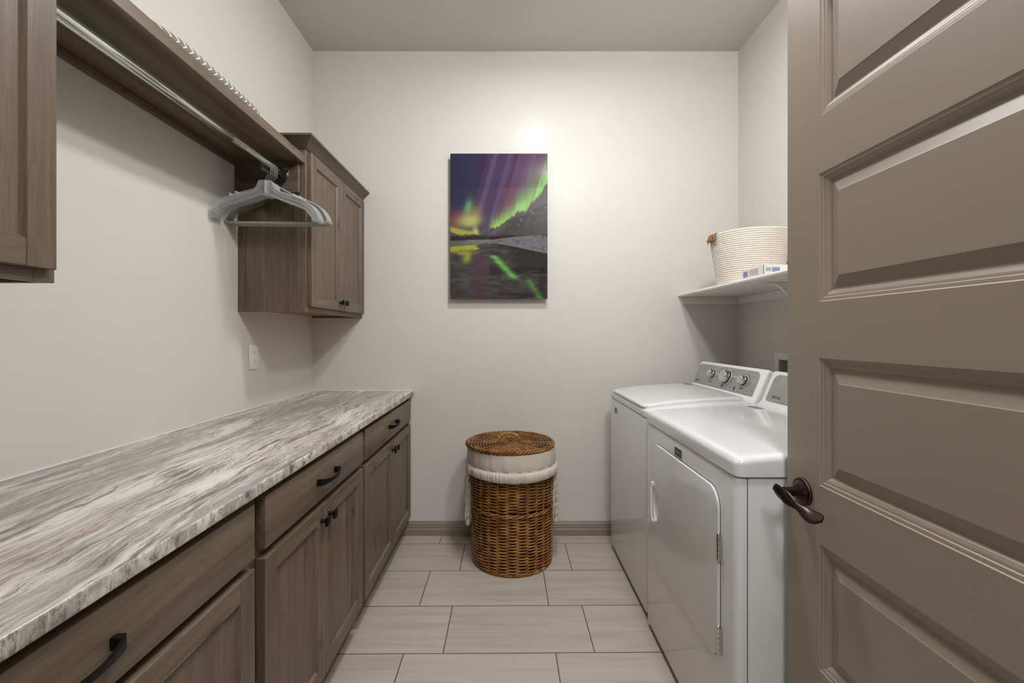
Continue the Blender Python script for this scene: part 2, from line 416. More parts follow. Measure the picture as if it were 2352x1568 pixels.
def knob(y, z, xf, parent):
    m = MB(); m.lathe([(.0001, xf), (.009, xf), (.009, xf+.003), (.006, xf+.006), (.006, xf+.017), (.0001, xf+.017)], (0, y, z), 16, axis='X')
    m.box(xf+.016, xf+.026, y-.0135, y+.0135, z-.0135, z+.0135, .002)
    return obj('knob', m, M_BLACK, parent)
def pull(yc, z, xf, parent, L=.15):
    m = MB(); n = 22; pts = []
    sect = lambda: [(-1, -1), (1, -1), (1, 1), (-1, 1)]
    for i in range(n+1):
        s = i/n; y = yc-L/2+L*s
        bow = math.sin(PI*s); x = xf+.012+.022*bow**.65
        hz = .0042+.006*abs(2*s-1)**2.2; hx = .0035
        for a, b in sect(): pts.append((x+a*hx, y, z+b*hz))
    vs = m.grid(pts, n+1, 4, cv=True)
    m.bm.faces.new(vs[:4]); m.bm.faces.new(vs[-4:])
    for s in (-1, 1): m.box(xf, xf+.016, yc+s*(L/2-.006)-.0065, yc+s*(L/2-.006)+.0065, z-.010, z+.010, .0015)
    return obj('handle', m, M_BLACK, parent)
def base_cabinet(y0, y1, dy0, ym, dy1, label):
    c = thing('base_cabinet', label, 'cabinet', ((XL+XFR)/2, (y0+y1)/2, 0), 'base cabinets under the stone worktop')
    m = MB(); m.box(XL+.001, XFR-.02, y0+.001, y1-.001, .114, .878, 0, 1, 0)
    obj('carcass', m, W_V, c)
    m = MB()
    m.box(XFR-.02, XFR, y0+.0005, y0+.04, .114, .878, .0008, 1, 0); m.box(XFR-.02, XFR, y1-.04, y1-.0005, .114, .878, .0008, 1, 0)
    m.box(XFR-.02, XFR-.0003, y0+.04, y1-.04, .835, .878, .0008, 1, 1); m.box(XFR-.02, XFR-.0003, y0+.04, y1-.04, .69, .74, .0008, 1, 1); m.box(XFR-.02, XFR-.0003, y0+.04, y1-.04, .114, .16, .0008, 1, 1)
    obj('face_frame', m, [W_V, W_H], c)
    m = MB(); m.box(XL+.001, XFR-.07, y0+.001, y1-.001, 0, .114); obj('toe_kick', m, W_DARK, c)
    m = MB(); m.box(XFR+.0005, XD, dy0, dy1, .725, .857, .0025, 2); d = obj('drawer', m, W_H, c); pull((dy0+dy1)/2, .791, XD, d)
    g = .0015
    a = shaker('door', dy0, ym-g, .127, .702, XD, c, th=.0265); knob(ym-.030, .655, XD, a)
    a = shaker('door', ym+g, dy1, .127, .702, XD, c, th=.0265); knob(ym+.030, .655, XD, a)
    return c
base_cabinet(.13, 1.074, .155, .600, 1.050, 'near grey-brown base cabinet with one wide drawer, partly cut off at lower left')
base_cabinet(1.074, 1.850, 1.095, 1.456, 1.835, 'middle grey-brown base cabinet with drawer and two shaker doors')
base_cabinet(1.850, YB-.001, 1.866, 2.332, 2.745, 'farthest grey-brown base cabinet, meeting the far wall')

m = MB(); m.box(XL+.001, -.591, .123, YB-.001, .879, .909, .004, 3)
wt = tag(obj('worktop', m, M_GRAN, org=(0, 0, 0)), 'long veined white and grey stone worktop over the base cabinets', 'worktop')
m = MB(); m.box(XL+.0005, XL+.005, .21, YB-.001, .908, .913, .001); m.box(XL+.002, -.592, YB-.005, YB-.0005, .908, .913, .001)
obj('caulk_line', m, M_SWITCH, wt)

# ------------------------------------------------------------ wall cabinets
XU = -.917; XUD = -.898; ZU0, ZU1 = 1.3675, 2.135
def wall_cabinet(y0, y1, dy0, ym, dy1, label, crown_near, crown_far, knobs=True):
    c = thing('wall_cabinet', label, 'cabinet', ((XL+XU)/2, (y0+y1)/2, ZU0), 'wall cabinets on the left wall')
    m = MB()
    m.box(XL+.001, XU-.02, y0+.004, y1-.001, ZU0+.014, ZU1, 0, 1, 0)
    m.box(XL+.001, XL+.03, y0, y0+.004, ZU0, ZU1-.001, .0005, 1, 0)
    m.box(XU-.055, XU-.02, y0+.001, y0+.004, ZU0, ZU1-.001, .0005, 1, 0)
    for (a, b) in ((y0+.0012, y0+.016), (y1-.016, y1-.001)): m.box(XL+.001, XU-.02, a, b, ZU0, ZU0+.0142, 0, 1, 0)
    obj('carcass', m, W_V, c)
    m = MB(); m.box(XL+.002, XU-.021, y0+.017, y1-.017, ZU0+.012, ZU0+.0139); obj('underside', m, W_IN, c)
    m = MB()
    m.box(XU-.02, XU, y0, y0+.04, ZU0, ZU1, .001, 1, 0); m.box(XU-.02, XU, y1-.04, y1-.001, ZU0, ZU1, .001, 1, 0)
    m.box(XU-.02, XU-.0003, y0+.04, y1-.04, ZU0, ZU0+.04, .001, 1, 1); m.box(XU-.02, XU-.0003, y0+.04, y1-.04, ZU1-.05, ZU1, .001, 1, 1)
    obj('face_frame', m, [W_V, W_H], c)
    g = .0012
    a = shaker('door', dy0, ym-g, 1.392, 2.10, XUD, c); 
    knob(ym-.028, 1.434, XUD, a)
    a = shaker('door', ym+g, dy1, 1.392, 2.10, XUD, c)
    knob(ym+.028, 1.434, XUD, a)
    # crown: slanted moulding around front and the open end
    m = MB()
    P = [(0, 2.106), (.004, 2.106), (.044, 2.148), (.048, 2.150), (.048, 2.159), (0, 2.159)]
    ring = []
    yn = y0 if crown_near else y0; yf = y1-.001
    for off, z in P:
        path = []
        if crown_near: path = [(XL+.001, yn-off, z), (XU+off, yn-off, z), (XU+off, yf, z)]
        elif crown_far: path = [(XU+off, yn, z), (XU+off, yf+off, z), (XL+.001, yf+off, z)]
        ring.append(path)
    pts = [ring[j][i] for i in range(3) for j in range(len(P))]
    vs = m.grid(pts, 3, len(P), cv=True)
    m.bm.faces.new(vs[:len(P)]); m.bm.faces.new(vs[-len(P):])
    obj('crown_moulding', m, W_H, c, smooth=20)
    return c
wall_cabinet(1.985, YB-.001, 2.006, 2.374, 2.742, 'far grey-brown wall cabinet with two doors and crown moulding', True, False)
wall_cabinet(.13, .886, .150, .512, .8715, 'near grey-brown wall cabinet cut off at upper left of the photo', False, True)

# ------------------------------------------------------------ closet shelf
c = thing('hanging_shelf', 'long grey-brown wooden shelf spanning between the two wall cabinets', 'shelf', ((XL+XU)/2, 1.435, 2.02))
ya, yb = .887, 1.984
m = MB(); m.box(XL+.001, XU-.022, ya, yb, 2.041, 2.059); obj('shelf_board', m, W_H, c)
m = MB(); m.box(XU-.022, XU-.002, ya, yb, 2.040, 2.078, .0015, 1); obj('front_strip', m, W_H, c)
m = MB(); m.box(XL+.001, XL+.019, ya, yb-.019, 2.020, 2.0405, .001, 1); obj('wall_cleat', m, W_H, c)
m = MB(); m.box(XL+.001, -.941, yb-.018, yb, 1.904, 2.0405, .001, 1); m.box(XL+.001, XL+.02, yb-.024, yb-.018, 1.904, 2.0405, .001, 1); obj('end_cleat', m, W_X, c)
m = MB(); m.box(XL+.001, -.941, ya, ya+.018, 1.904, 2.0405, .001, 1); obj('end_cleat', m, W_X, c)

# rod
RX, RZ = -1.007, 1.983
c = thing('closet_rod', 'silver telescopic closet rod below the hanging shelf', 'rod', (RX, 1.435, RZ))
m = MB(); m.lathe([(.0001, ya+.019), (.0155, ya+.019), (.0155, 1.590), (.0135, 1.593), (.0001, 1.593)], (RX, 0, RZ), 28, axis='Y'); obj('outer_tube', m, M_STEEL, c)
m = MB(); m.lathe([(.0001, 1.585), (.0128, 1.585), (.0128, yb-.021), (.0001, yb-.021)], (RX, 0, RZ), 28, axis='Y'); obj('inner_tube', m, M_STEEL, c)
for yy, s in ((yb-.018, -1), (ya+.018, 1)):
    m = MB()
    pl = []
    for q in range(8):
        pass
    pl = [(RX-.024, RZ-.02), (RX-.014, RZ-.034), (RX+.014, RZ-.034), (RX+.024, RZ-.02), (RX+.024, RZ+.026), (RX+.02, RZ+.031), (RX-.02, RZ+.031), (RX-.024, RZ+.026)]
    m.prism(pl, 'Y', yy+s*.0002, yy+s*.003, .0005)
    for k in range(12):
        pass
    m.lathe([(.0165, yy), (.0205, yy), (.0205, yy+s*.012), (.0165, yy+s*.012), (.0165, yy)], (RX, 0, RZ), 28, axis='Y')
    obj('flange', m, M_CHROME, c)
    if s < 0:
        m = MB()
        for dx in (-.012, .012): m.lathe([(.0001, yy-.0032), (.003, yy-.0032), (.003, yy-.0045), (.0001, yy-.0052)], (RX+dx, 0, RZ+.0265), 10, axis='Y')
        obj('screw', m, M_CHROME, c)

# ------------------------------------------------------------ hangers
def catmull(P, n=6):
    P = [Vector(p) for p in P]; out = []
    for i in range(len(P)-1):
        a = P[max(i-1, 0)]; b = P[i]; c = P[i+1]; d = P[min(i+2, len(P)-1)]
        for k in range(n):
            t = k/n; out.append(.5*((2*b)+(c-a)*t+(2*a-5*b+4*c-d)*t*t+(3*b-a-3*c+d)*t**3))
    out.append(P[-1]); return out
ZN = 1.905  # neck top
def clear_proto():
    c = thing('clear_hanger', 'x', 'coat hanger', (0, 0, 0))
    up = [(0, 0), (.022, -.001), (.028, -.012), (.036, -.030), (.055, -.041), (.09, -.052), (.13, -.066), (.165, -.083), (.19, -.106), (.206, -.134), (.210, -.148)]
    lo = [(0, -.060), (.012, -.057), (.026, -.060), (.045, -.068), (.07, -.078), (.10, -.088), (.135, -.101), (.16, -.117), (.178, -.138), (.192, -.157), (.203, -.160)]
    U = catmull([(a, 0, b) for a, b in up], 4); L = catmull([(a, 0, b) for a, b in lo], 4)
    m = MB(); th = .0013
    for s in (-1, 1):
        pts = []
        for u, l in zip(U, L):
            for y in (-th, th):
                pts.append((s*u.x, y, u.z))
            for y in (th, -th): pts.append((s*l.x, y, l.z))
        vs = m.grid(pts, len(U), 4, cv=True); m.bm.faces.new(vs[-4:])
    rim = [Vector((-p.x, 0, p.z)) for p in U[::-1]]+U[1:]
    m.tube(rim, 0.0015, 6, flat=1.3, mi=1)
    for s in (-1, 1):
        m.tube([Vector((s*p.x, 0, p.z)) for p in L], 0.0015, 6, flat=1.3, mi=1)
        m.tube([U[-1]*1 if s > 0 else Vector((-U[-1].x, 0, U[-1].z)), Vector((s*.210, 0, -.156)), Vector((s*L[-1].x, 0, L[-1].z))], 0.0015, 6, mi=1)
        # mid rib, notches and grip ribs at the tip
        m.tube([Vector((s*(a.x+b.x)/2, 0, (a.z+b.z)/2)) for a, b in zip(U[6:], L[6:])], .0010, 5, flat=1.8, mi=1)
        for x, z in ((.112, -.058), (.135, -.066)): m.box(s*x-.003, s*x+.003, -.0025, .0025, z-.004, z+.009, .001, mi=1)
        for k in range(7):
            q = .15+.008*k; iu = min(range(len(U)), key=lambda i: abs(U[i].x-q)); il = min(range(len(L)), key=lambda i: abs(L[i].x-q+.006))
            m.tube([U[iu], L[il]] if s > 0 else [Vector((-U[iu].x, 0, U[iu].z)), Vector((-L[il].x, 0, L[il].z))], .0009, 5, flat=1.5, mi=1)
    for k in range(9):   # fan of ribs around the hook socket
        q = PI*(.08+.105*k); m.tube([(.008*math.cos(q), 0, -.028+.008*math.sin(q)), (.026*math.cos(q), 0, -.028+.024*math.sin(q))], .0008, 5, flat=1.5, mi=1)
    m.tube([(0, 0, 0), (0, 0, -.052)], .0042, 8, mi=1)
    obj('body', m, [M_CLEAR, M_CRIB], c)
    m = MB()
    R = .0185; zc = RZ-.0185+.0128-ZN+.002
    P = [(0, 0, -.03), (0, 0, 0), (.001, 0, .010), (.008, 0, .019), (.0185, 0, .028), (.021, 0, .038)]
    for k in range(0, 15):
        q = PI*(-.0+1.28*k/14); P.append((.001+ .020*math.cos(q)*1.0, 0, (RZ+.0143-.020-ZN)+.020*math.sin(q)))
    e = P[-1]
    for k in range(1, 9):
        q = 2*PI*k/9*.8; P.append((e[0]-.002+.0045*math.sin(q)*1.0-.001, 0, e[2]-.0045+.0045*math.cos(q)))
    m.tube(catmull(P, 2), .0013, 6)
    obj('hook', m, M_CHROME, c)
    return c
def grey_proto(hookmat):
    c = thing('tube_hanger', 'x', 'coat hanger', (0, 0, 0))
    m = MB()
    half = [(0, 0, .004), (.02, 0, -.004), (.06, 0, -.026), (.11, 0, -.048), (.16, 0, -.070), (.190, 0, -.091), (.210, 0, -.118), (.2185, 0, -.140), (.215, 0, -.150), (.205, 0, -.1545)]
    Hp = catmull(half, 4)
    path = [Vector((-p.x, 0, p.z)) for p in Hp[::-1]]+Hp[1:]
    bot = [Vector((.205-.41*k/12, 0, -.1545)) for k in range(1, 12)]
    m.tube(path+bot, .0042, 8, closed=True, flat=1.25, up=(0, 1, 0))
    obj('frame', m, M_GREYP, c)
    m = MB(); P = [(0, 0, -.004), (0, 0, .025), (.004, 0, .036), (.0165, 0, .044), (.0195, 0, .052)]
    for k in range(0, 15):
        q = PI*(1.22*k/14); P.append((.0+.020*math.cos(q), 0, (RZ+.0150-.020-ZN)+.020*math.sin(q)))
    m.tube(catmull(P, 2), .0021, 7); m.tube([(0, 0, -.006), (0, 0, .014)], .004, 8)
    obj('hook', m, hookmat, c)
    return c
def place(proto, first, loc, rz, label, group, tiltz=0):
    if first: r = proto
    else:
        r = proto.copy(); C.objects.link(r)
        for ch in proto.children:
            k = ch.copy(); C.objects.link(k); k.parent = r
    r.location = loc; r.rotation_euler = (0, tiltz, rz); r['label'] = label; r['group'] = group
    return r
ordn = ['nearest', 'second', 'third', 'fourth', 'fifth', 'sixth', 'seventh']
pc = clear_proto(); todo = []
for i in range(7):
    y = 1.818+.0090*i
    lab = ('nearest clear plastic coat hanger on the silver rod, wire hook' if i == 0 else
           'rearmost clear plastic coat hanger, touching the grey ones' if i == 6 else
           'clear plastic coat hanger with wire hook, %s from the front of the clear ones' % ordn[i])
    todo.append((pc, i == 0, (RX-.001, y, ZN), math.radians(8.5-.1*i+(.45, -.3, .1, .4, -.2, -.35, .2)[i]), lab, 'clear plastic hangers on the rod', 0))
pg = grey_proto(M_BLACK)
for i in range(6):
    y = 1.896+.0096*i
    lab = ('foremost grey plastic tube hanger, right behind the clear hangers' if i == 0 else
           'rearmost grey plastic tube hanger, nearest the rod flange' if i == 5 else
           'grey plastic tube hanger with black hook, %s from the front of the grey ones' % ordn[i])
    todo.append((pg, i == 0, (RX, y+.004, ZN-.001), math.radians(2.5-.25*i), lab, 'grey plastic hangers on the rod', 0))
for a in todo[1:7]+todo[8:]: place(*a)
place(*todo[0]); place(*todo[7])

# ------------------------------------------------------------ ironing board on the shelf
t = NT('chevron_cover'); v, x, y, z = t.coords()
ax = t.math('ABSOLUTE', t.math('SUBTRACT', z, .052))
ph = t.math('FRACT', t.math('DIVIDE', t.math('ADD', t.math('ADD', y, t.math('MULTIPLY', x, .7)), t.math('MULTIPLY', ax, 1.3)), .027))
st = t.math('LESS_THAN', ph, .20)
t.l(t.mix(st, S(122, 120, 114), S(226, 223, 214)), t.p.inputs['Base Color']); t.set(Roughness=.85); M_CHEV = t.m
c = thing('ironing_board', 'slim ironing board in grey and white chevron cover lying on the shelf', 'ironing board', (-1.07, 1.4, 2.06))
ol = []
xr, xl = -.944, -1.205
for k in range(13):
    s = k/12; ol.append((xr-.105*(1-s)**2.2, 1.06+.28*s))
ol += [(xr, 1.5), (xr-.002, 1.64), (xr-.012, 1.685), (xr-.04, 1.70), (xl+.04, 1.70), (xl+.01, 1.685), (xl, 1.64), (xl, 1.36)]
for k in range(12, -1, -1):
    s = k/12; ol.append((xl+.105*(1-s)**2.2, 1.06+.28*s))
m = MB(); m.prism(ol, 'Z', 2.095, 2.126, .009); obj('cover', m, M_CHEV, c)
m = MB()
for yy in (1.25, 1.6): m.tube([(-1.17, yy, 2.0675), (-.99, yy, 2.0675)], .008, 8)
m.tube([(-1.15, 1.25, 2.083), (-1.15, 1.62, 2.083)], .0118, 8); m.tube([(-1.01, 1.25, 2.083), (-1.01, 1.62, 2.083)], .0118, 8)
obj('folded_legs', m, M_STEEL, c)

# ------------------------------------------------------------ outlet
c = thing('wall_outlet', 'white double electrical outlet above the stone worktop', 'outlet', (XL, 2.104, 1.154))
m = MB(); m.box(XL+.0003, XL+.006, 2.0645, 2.1445, 1.096, 1.2145, .0028, 2); obj('cover_plate', m, M_SWITCH, c)
for dz in (-.0195, .0195):
    z0 = 1.155+dz; m = MB()
    pl = []
    for k in range(24):
        q = 2*PI*k/24; pl.append((2.1045+.0165*math.cos(q)*1.0, z0+max(-.0135, min(.0135, .0175*math.sin(q)))))
    m.prism(pl, 'X', XL+.004, XL+.0075, .0006); f = obj('socket', m, M_SWITCH, c)
    m = MB()
    for dy in (-.0063, .0063): m.box(XL+.0072, XL+.0078, 2.1045+dy-.001, 2.1045+dy+.001, z0-.001, z0+.0075)
    m.lathe([(.0001, XL+.0078), (.0024, XL+.0078), (.0024, XL+.007)], (0, 2.1045, z0-.0085), 12, axis='X')
    obj('slots', m, M_INK, f)

# ------------------------------------------------------------ aurora print
X0, X1, Z0, Z1, YP = -.3545, .251, 1.4846, 2.390, 2.735
NU, NV = 300, 450
u, vv = np.meshgrid((np.arange(NU)+.5)/NU, (np.arange(NV)+.5)/NV, indexing='ij')
def fbm(a, b, fx, fy, seed, octv=4):
    rng = np.random.RandomState(seed); out = np.zeros_like(a); amp = 1; tot = 0
    for o in range(octv):
        g = rng.rand(64, 64); X = a*fx*2**o; Y = b*fy*2**o
        xi = np.floor(X).astype(int); yi = np.floor(Y).astype(int); fx_ = X-xi; fy_ = Y-yi
        fx_ = fx_*fx_*(3-2*fx_); fy_ = fy_*fy_*(3-2*fy_)
        G = lambda i, j: g[i % 64, j % 64]
        out += amp*((G(xi, yi)*(1-fx_)+G(xi+1, yi)*fx_)*(1-fy_)+(G(xi, yi+1)*(1-fx_)+G(xi+1, yi+1)*fx_)*fy_); tot += amp; amp *= .5
    return out/tot
def sm(a, b, x): q = np.clip((x-a)/(b-a), 0, 1); return q*q*(3-2*q)
def mixc(c, col, w): return c*(1-w[..., None])+np.array(col, float)*w[..., None]
img = np.zeros((NU, NV, 3))+np.array([48, 50, 84.])
# sheared coordinate: rays lean right going up
r = u+ (vv-.55)*.42
st = fbm(r, vv*.12, 13, 3, 3, 4); st2 = fbm(r, vv*.08, 34, 3, 5, 3)
img = mixc(img, [88, 56, 94], sm(.0, .9, u+.25*(st-.5)+.12*(vv))*.95)
img = mixc(img, [106, 76, 116], sm(.55, .80, st)*.7*sm(.05, .4, u+vv*.2)*sm(1.15, .5, u+.3*vv))
img = mixc(img, [104, 50, 88], sm(.5, .7, fbm(r, vv*.1, 7, 3, 8, 3))*.6*sm(.3, .6, u))
img = mixc(img, [62, 36, 62], sm(.52, .3, st)*.7*sm(.15, .4, u))
img = mixc(img, [140, 112, 142], sm(.55, .8, st2)*.22*sm(.1, .4, u))
img = mixc(img, [38, 40, 66], sm(.45, .0, u+.35*vv)*.55)
img = mixc(img, [112, 50, 76], np.exp(-((r-.50)/.07)**2)*sm(.55, .35, np.abs(vv-.42)*2.2)*.6)
img = mixc(img, [128, 62, 72], np.exp(-((u-.03)/.09)**2-((vv-.46)/.06)**2)*.9)
img = mixc(img, [96, 86, 92], sm(.9, 1.05, u)*sm(.3, .0, vv)*.6)
# green curtain
lx = [.36, .434, .538, .626, .713, .79, .877, .943, 1.0]; lv = [.535, .508, .482, .437, .398, .385, .315, .262, .20]
line = np.interp(u, lx, lv); hgt = np.interp(u, lx, [.03, .07, .085, .10, .15, .19, .19, .19, .17])
jit = (fbm(u, vv*0, 26, 1, 11, 3)-.5)*.05
d = (line+jit-vv)/hgt
g = sm(-.10, .12, d)*np.exp(-np.clip(d, 0, 9)**1.5*1.6)*sm(.37, .46, u)
g *= .55+.75*fbm(r*1.0, vv*.1, 44, 2, 13, 3)
img = mixc(img, [126, 190, 96], np.clip(g*1.15, 0, 1)); img = mixc(img, [176, 214, 138], np.clip((g-.5)*1.3, 0, .8)*np.exp(-((u-.78)/.16)**2))
img = mixc(img, [172, 214, 100], np.clip(g*1.1, 0, 1)*np.exp(-((u-.52)/.14)**2)*.7)
bel = sm(.0, .035, vv-line)*sm(.34, .5, u); img = mixc(img, [74, 84, 82], bel*.85)
# left glow
sk2 = .55+.9*fbm(r, vv*.1, 26, 2, 15, 3)
def lobe(c0, c1, s0, s1, lean=0.0): return np.exp(-(((u-c0)-lean*(c1-vv))/s0)**2-((vv-c1)/s1)**2)
img = mixc(img, [128, 62, 74], lobe(.05, .46, .09, .06)*.6)
img = mixc(img, [168, 140, 96], np.clip(lobe(.20, .43, .10, .07, .6)*sk2, 0, .75))
img = mixc(img, [108, 176, 104], np.clip(lobe(.185, .365, .035, .05, .3)*1.0, 0, .85))
img = mixc(img, [182, 192, 112], np.clip(lobe(.20, .465, .115, .042, .4)*sk2*1.15, 0, .95))
yb = .512+.018*np.sin(u*9-.6)+.05*np.clip(u-.22, 0, 1)
img = mixc(img, [182, 186, 60], sm(-.012, .014, vv-yb)*sm(.32, .25, u)*.92)
img = mixc(img, [204, 210, 110], np.clip(lobe(.265, .535, .03, .03, -.4)*.9, 0, .9))
img = mixc(img, [92, 104, 84], lobe(.33, .545, .035, .05, .8)*.7)
sky = sm(.60, .35, vv)
stars = np.random.RandomState(4).rand(NU, NV) > .9991
img[stars & (vv < .42)] = img[stars & (vv < .42)]*.65+np.array([190, 190, 215])*.35
# mountains
ml = np.interp(u, [0, .05, .11, .16, .20, .25, .31, .36, .45, .50, .604, .68, .79, .87, 1.0], [.537, .548, .563, .553, .559, .553, .566, .556, .53, .505, .452, .443, .412, .378, .345])
ml = ml+(fbm(u, vv*0, 60, 1, 21, 3)-.5)*.006
mt = sm(-.002, .003, vv-ml); n1 = fbm(u, vv, 40, 50, 22, 5); n2 = fbm(u+vv*.7, vv-u*.4, 22, 60, 23, 5)
mc = np.zeros_like(img)+np.array([52, 48, 48.]); mc = mixc(mc, [108, 102, 118], sm(.5, .72, n2)*sm(.14, .0, vv-ml)*sm(.45, .8, u)*.9)
mc = mixc(mc, [96, 84, 98], sm(.09, .0, vv-ml)*sm(.7, .45, u)*sm(.32, .42, u)); mc = mixc(mc, [84, 82, 92], sm(.32, .2, u)); mc = mixc(mc, [90, 86, 84], sm(.55, .7, n1)*.35)
img = img*(1-mt[..., None])+mc*mt[..., None]
tr = sm(.565, .57, vv-(fbm(u, vv*0, 90, 1, 31, 2)-.5)*.02)*sm(.60, .597, vv); img = mixc(img, [34, 34, 34], tr*sm(.6, .3, u)*.95)
img *= 1.0
# snow banks
sb = np.interp(u, [0, .2, .45, .62, .8, .92, 1], [.605, .592, .590, .575, .562, .562, .570]); se = np.interp(u, [0, .15, .35, .5, .65, 1], [.640, .632, .618, .622, .640, .69])
s = sm(-.003, .004, vv-sb)*sm(.003, -.004, vv-se); sc = np.zeros_like(img)+np.array([128, 126, 132.]); sc = mixc(sc, [72, 72, 78], sm(.42, .85, fbm(u, vv, 40, 200, 41, 5))*.8); sc = mixc(sc, [92, 98, 88], sm(.3, .0, u))
img = img*(1-s[..., None])+sc*s[..., None]
# lake
lk = sm(-.002, .004, vv-se); lc = np.zeros_like(img)+np.array([62, 56, 58.])
rf = fbm(u, vv, 9, 60, 51, 5)
lc = mixc(lc, [88, 88, 86], sm(.45, .65, rf)*.6)
lc = mixc(lc, [44, 42, 40], sm(.55, .68, u-(vv-.66)*.2)*sm(.86, .76, vv)*.85)
lc = mixc(lc, [84, 50, 66], np.exp(-((u-.28)/.09)**2)*sm(.66, .74, vv)*.75)
gl = sm(.30, .26, u+.02*np.sin(vv*200))*sm(.705, .66, vv+.06*(rf-.5)); lc = mixc(lc, [176, 182, 56], gl*.95)
gl = np.exp(-((u-.17+.2*(vv-.72))/.045)**2)*sm(.78, .72, vv)*sm(.66, .69, vv); lc = mixc(lc, [160, 178, 66], gl*.9)
cx = .435+(vv-.70)*1.45; gl = np.exp(-((u-cx)/(.045))**2)*sm(.69, .71, vv)*sm(.885, .84, vv); lc = mixc(lc, [118, 186, 88], np.clip(gl*(.6+.8*rf), 0, 1))
cx = .80+(vv-.86)*.9; gl = np.exp(-((u-cx)/.035)**2)*sm(.84, .88, vv); lc = mixc(lc, [88, 150, 70], gl*(.4+.8*rf))
lc = mixc(lc, [80, 108, 72], np.exp(-((u-.12-(.95-vv)*.4)/.06)**2)*sm(.8, .86, vv)*sm(.96, .9, vv)*.5)
rk = fbm(u, vv, 40, 130, 61, 4); lc = mixc(lc, [140, 140, 136], sm(.72, .82, rk)*.5)
img = img*(1-lk[..., None])+lc*lk[..., None]
img = np.clip(img, 0, 255)
lin = .70*np.where(img/255 <= .04045, img/255/12.92, ((np.clip(img, 0, 255)/255+.055)/1.055)**2.4)
gu = np.linspace(X0+.0005, X1-.0005, NU+1); gz = np.linspace(Z1-.0005, Z0+.0005, NV+1)
GX, GZ = np.meshgrid(gu, gz, indexing='ij'); verts = np.stack([GX, np.full_like(GX, YP-.0165), GZ], -1).reshape(-1, 3)
idx = np.arange((NU+1)*(NV+1)).reshape(NU+1, NV+1)
faces = np.stack([idx[:-1, :-1], idx[:-1, 1:], idx[1:, 1:], idx[1:, :-1]], -1).reshape(-1, 4)
pr = thing('picture', 'glossy aurora photo print of green and purple northern lights over lake', 'picture', ((X0+X1)/2, YP, Z0))
me = bpy.data.meshes.new('print'); me.from_pydata((verts-np.array(ORG['picture'])).tolist(), [], faces.tolist())
ca = me.color_attributes.new('art', 'FLOAT_COLOR', 'CORNER')
cols = np.concatenate([lin.reshape(-1, 3), np.ones((NU*NV, 1))], 1); ca.data.foreach_set('color', np.repeat(cols, 4, 0).astype(np.float32).ravel())
t = NT('printed_aurora'); a = t.n('VertexColor', layer_name='art'); t.l(a.outputs[0], t.p.inputs['Base Color']); t.set(Roughness=.5); t.p.inputs['Specular IOR Level'].default_value = 0
t.p.inputs['Coat Weight'].default_value = 1; t.p.inputs['Coat Roughness'].default_value = .02; t.p.inputs['Coat IOR'].default_value = 1.48
me.materials.append(t.m); o = bpy.data.objects.new('print', me); C.objects.link(o); o.parent = pr
m = MB(); m.box(X0, X1, YP-.016, YP-.013, Z0, Z1, .0005, 1); obj('print_sheet', m, plain('print_edge', S(40, 38, 48), .4), pr)
m = MB(); m.box(X0+.06, X1-.06, YP-.013, YB-.0005, Z0+.06, Z1-.06); obj('mounting_block', m, M_GAP, pr)

# ------------------------------------------------------------ laundry hamper
HX, HY = .028, 2.488
c = thing('laundry_hamper', 'round brown wicker laundry hamper with white linen liner at the far wall', 'hamper', (HX, HY, 0))
def rad(z): return .219+.006*min(1, z/.55)
def weave_ring(m, z, ph, R, amp, tr, N=26, seg=4, zj=0):
    n = N*seg; pts = []
    for k in range(n):
        q = 2*PI*k/n; rr = R+amp*math.sin(N/2*q+ph)
        pts.append((HX+rr*math.cos(q), HY+rr*math.sin(q), z+zj*math.sin(3*q+z*90)))
    m.tube(pts, tr, 6, closed=True, flat=1.0, up=(0, 0, 1))
m = MB(); z = .018; i = 0
while z < .555:
    if not (.300 < z < .332): weave_ring(m, z, PI*i, rad(z), .0062, .0042, zj=.0008); i += 1
    z += .0080
def twist(m, z, R, amp, tr, n, turns, phs):
    for ph in phs:
        pts = []
        for k in range(n):
            q = 2*PI*k/n; pts.append((HX+(R+amp*math.cos(turns*q+ph))*math.cos(q), HY+(R+amp*math.cos(turns*q+ph))*math.sin(q), z+amp*1.1*math.sin(turns*q+ph)))
        m.tube(pts, tr, 6, closed=True, up=(0, 0, 1))
twist(m, .316, rad(.3)+.003, .0065, .0048, 180, 9, (0, 2.1, 4.2)); twist(m, .010, .217, .006, .0050, 180, 18, (0, 2.1, 4.2))
obj('woven_body', m, M_WICK, c)
m = MB()
for k in range(26):
    q = 2*PI*(k+.0)/26; R = rad(.3)
    m.tube([(HX+(rad(zz)-.0)*math.cos(q), HY+rad(zz)*math.sin(q), zz) for zz in (.01, .2, .4, .56)], .0035, 6)
obj('stakes', m, M_WICK, c)
m = MB(); m.lathe([(.0001, .012), (.208, .012), (.212, .3), (.216, .60)], (HX, HY, 0), 52); obj('weave_shade', m, M_WICKD, c)  # dark drum painted as the shade between woven strands
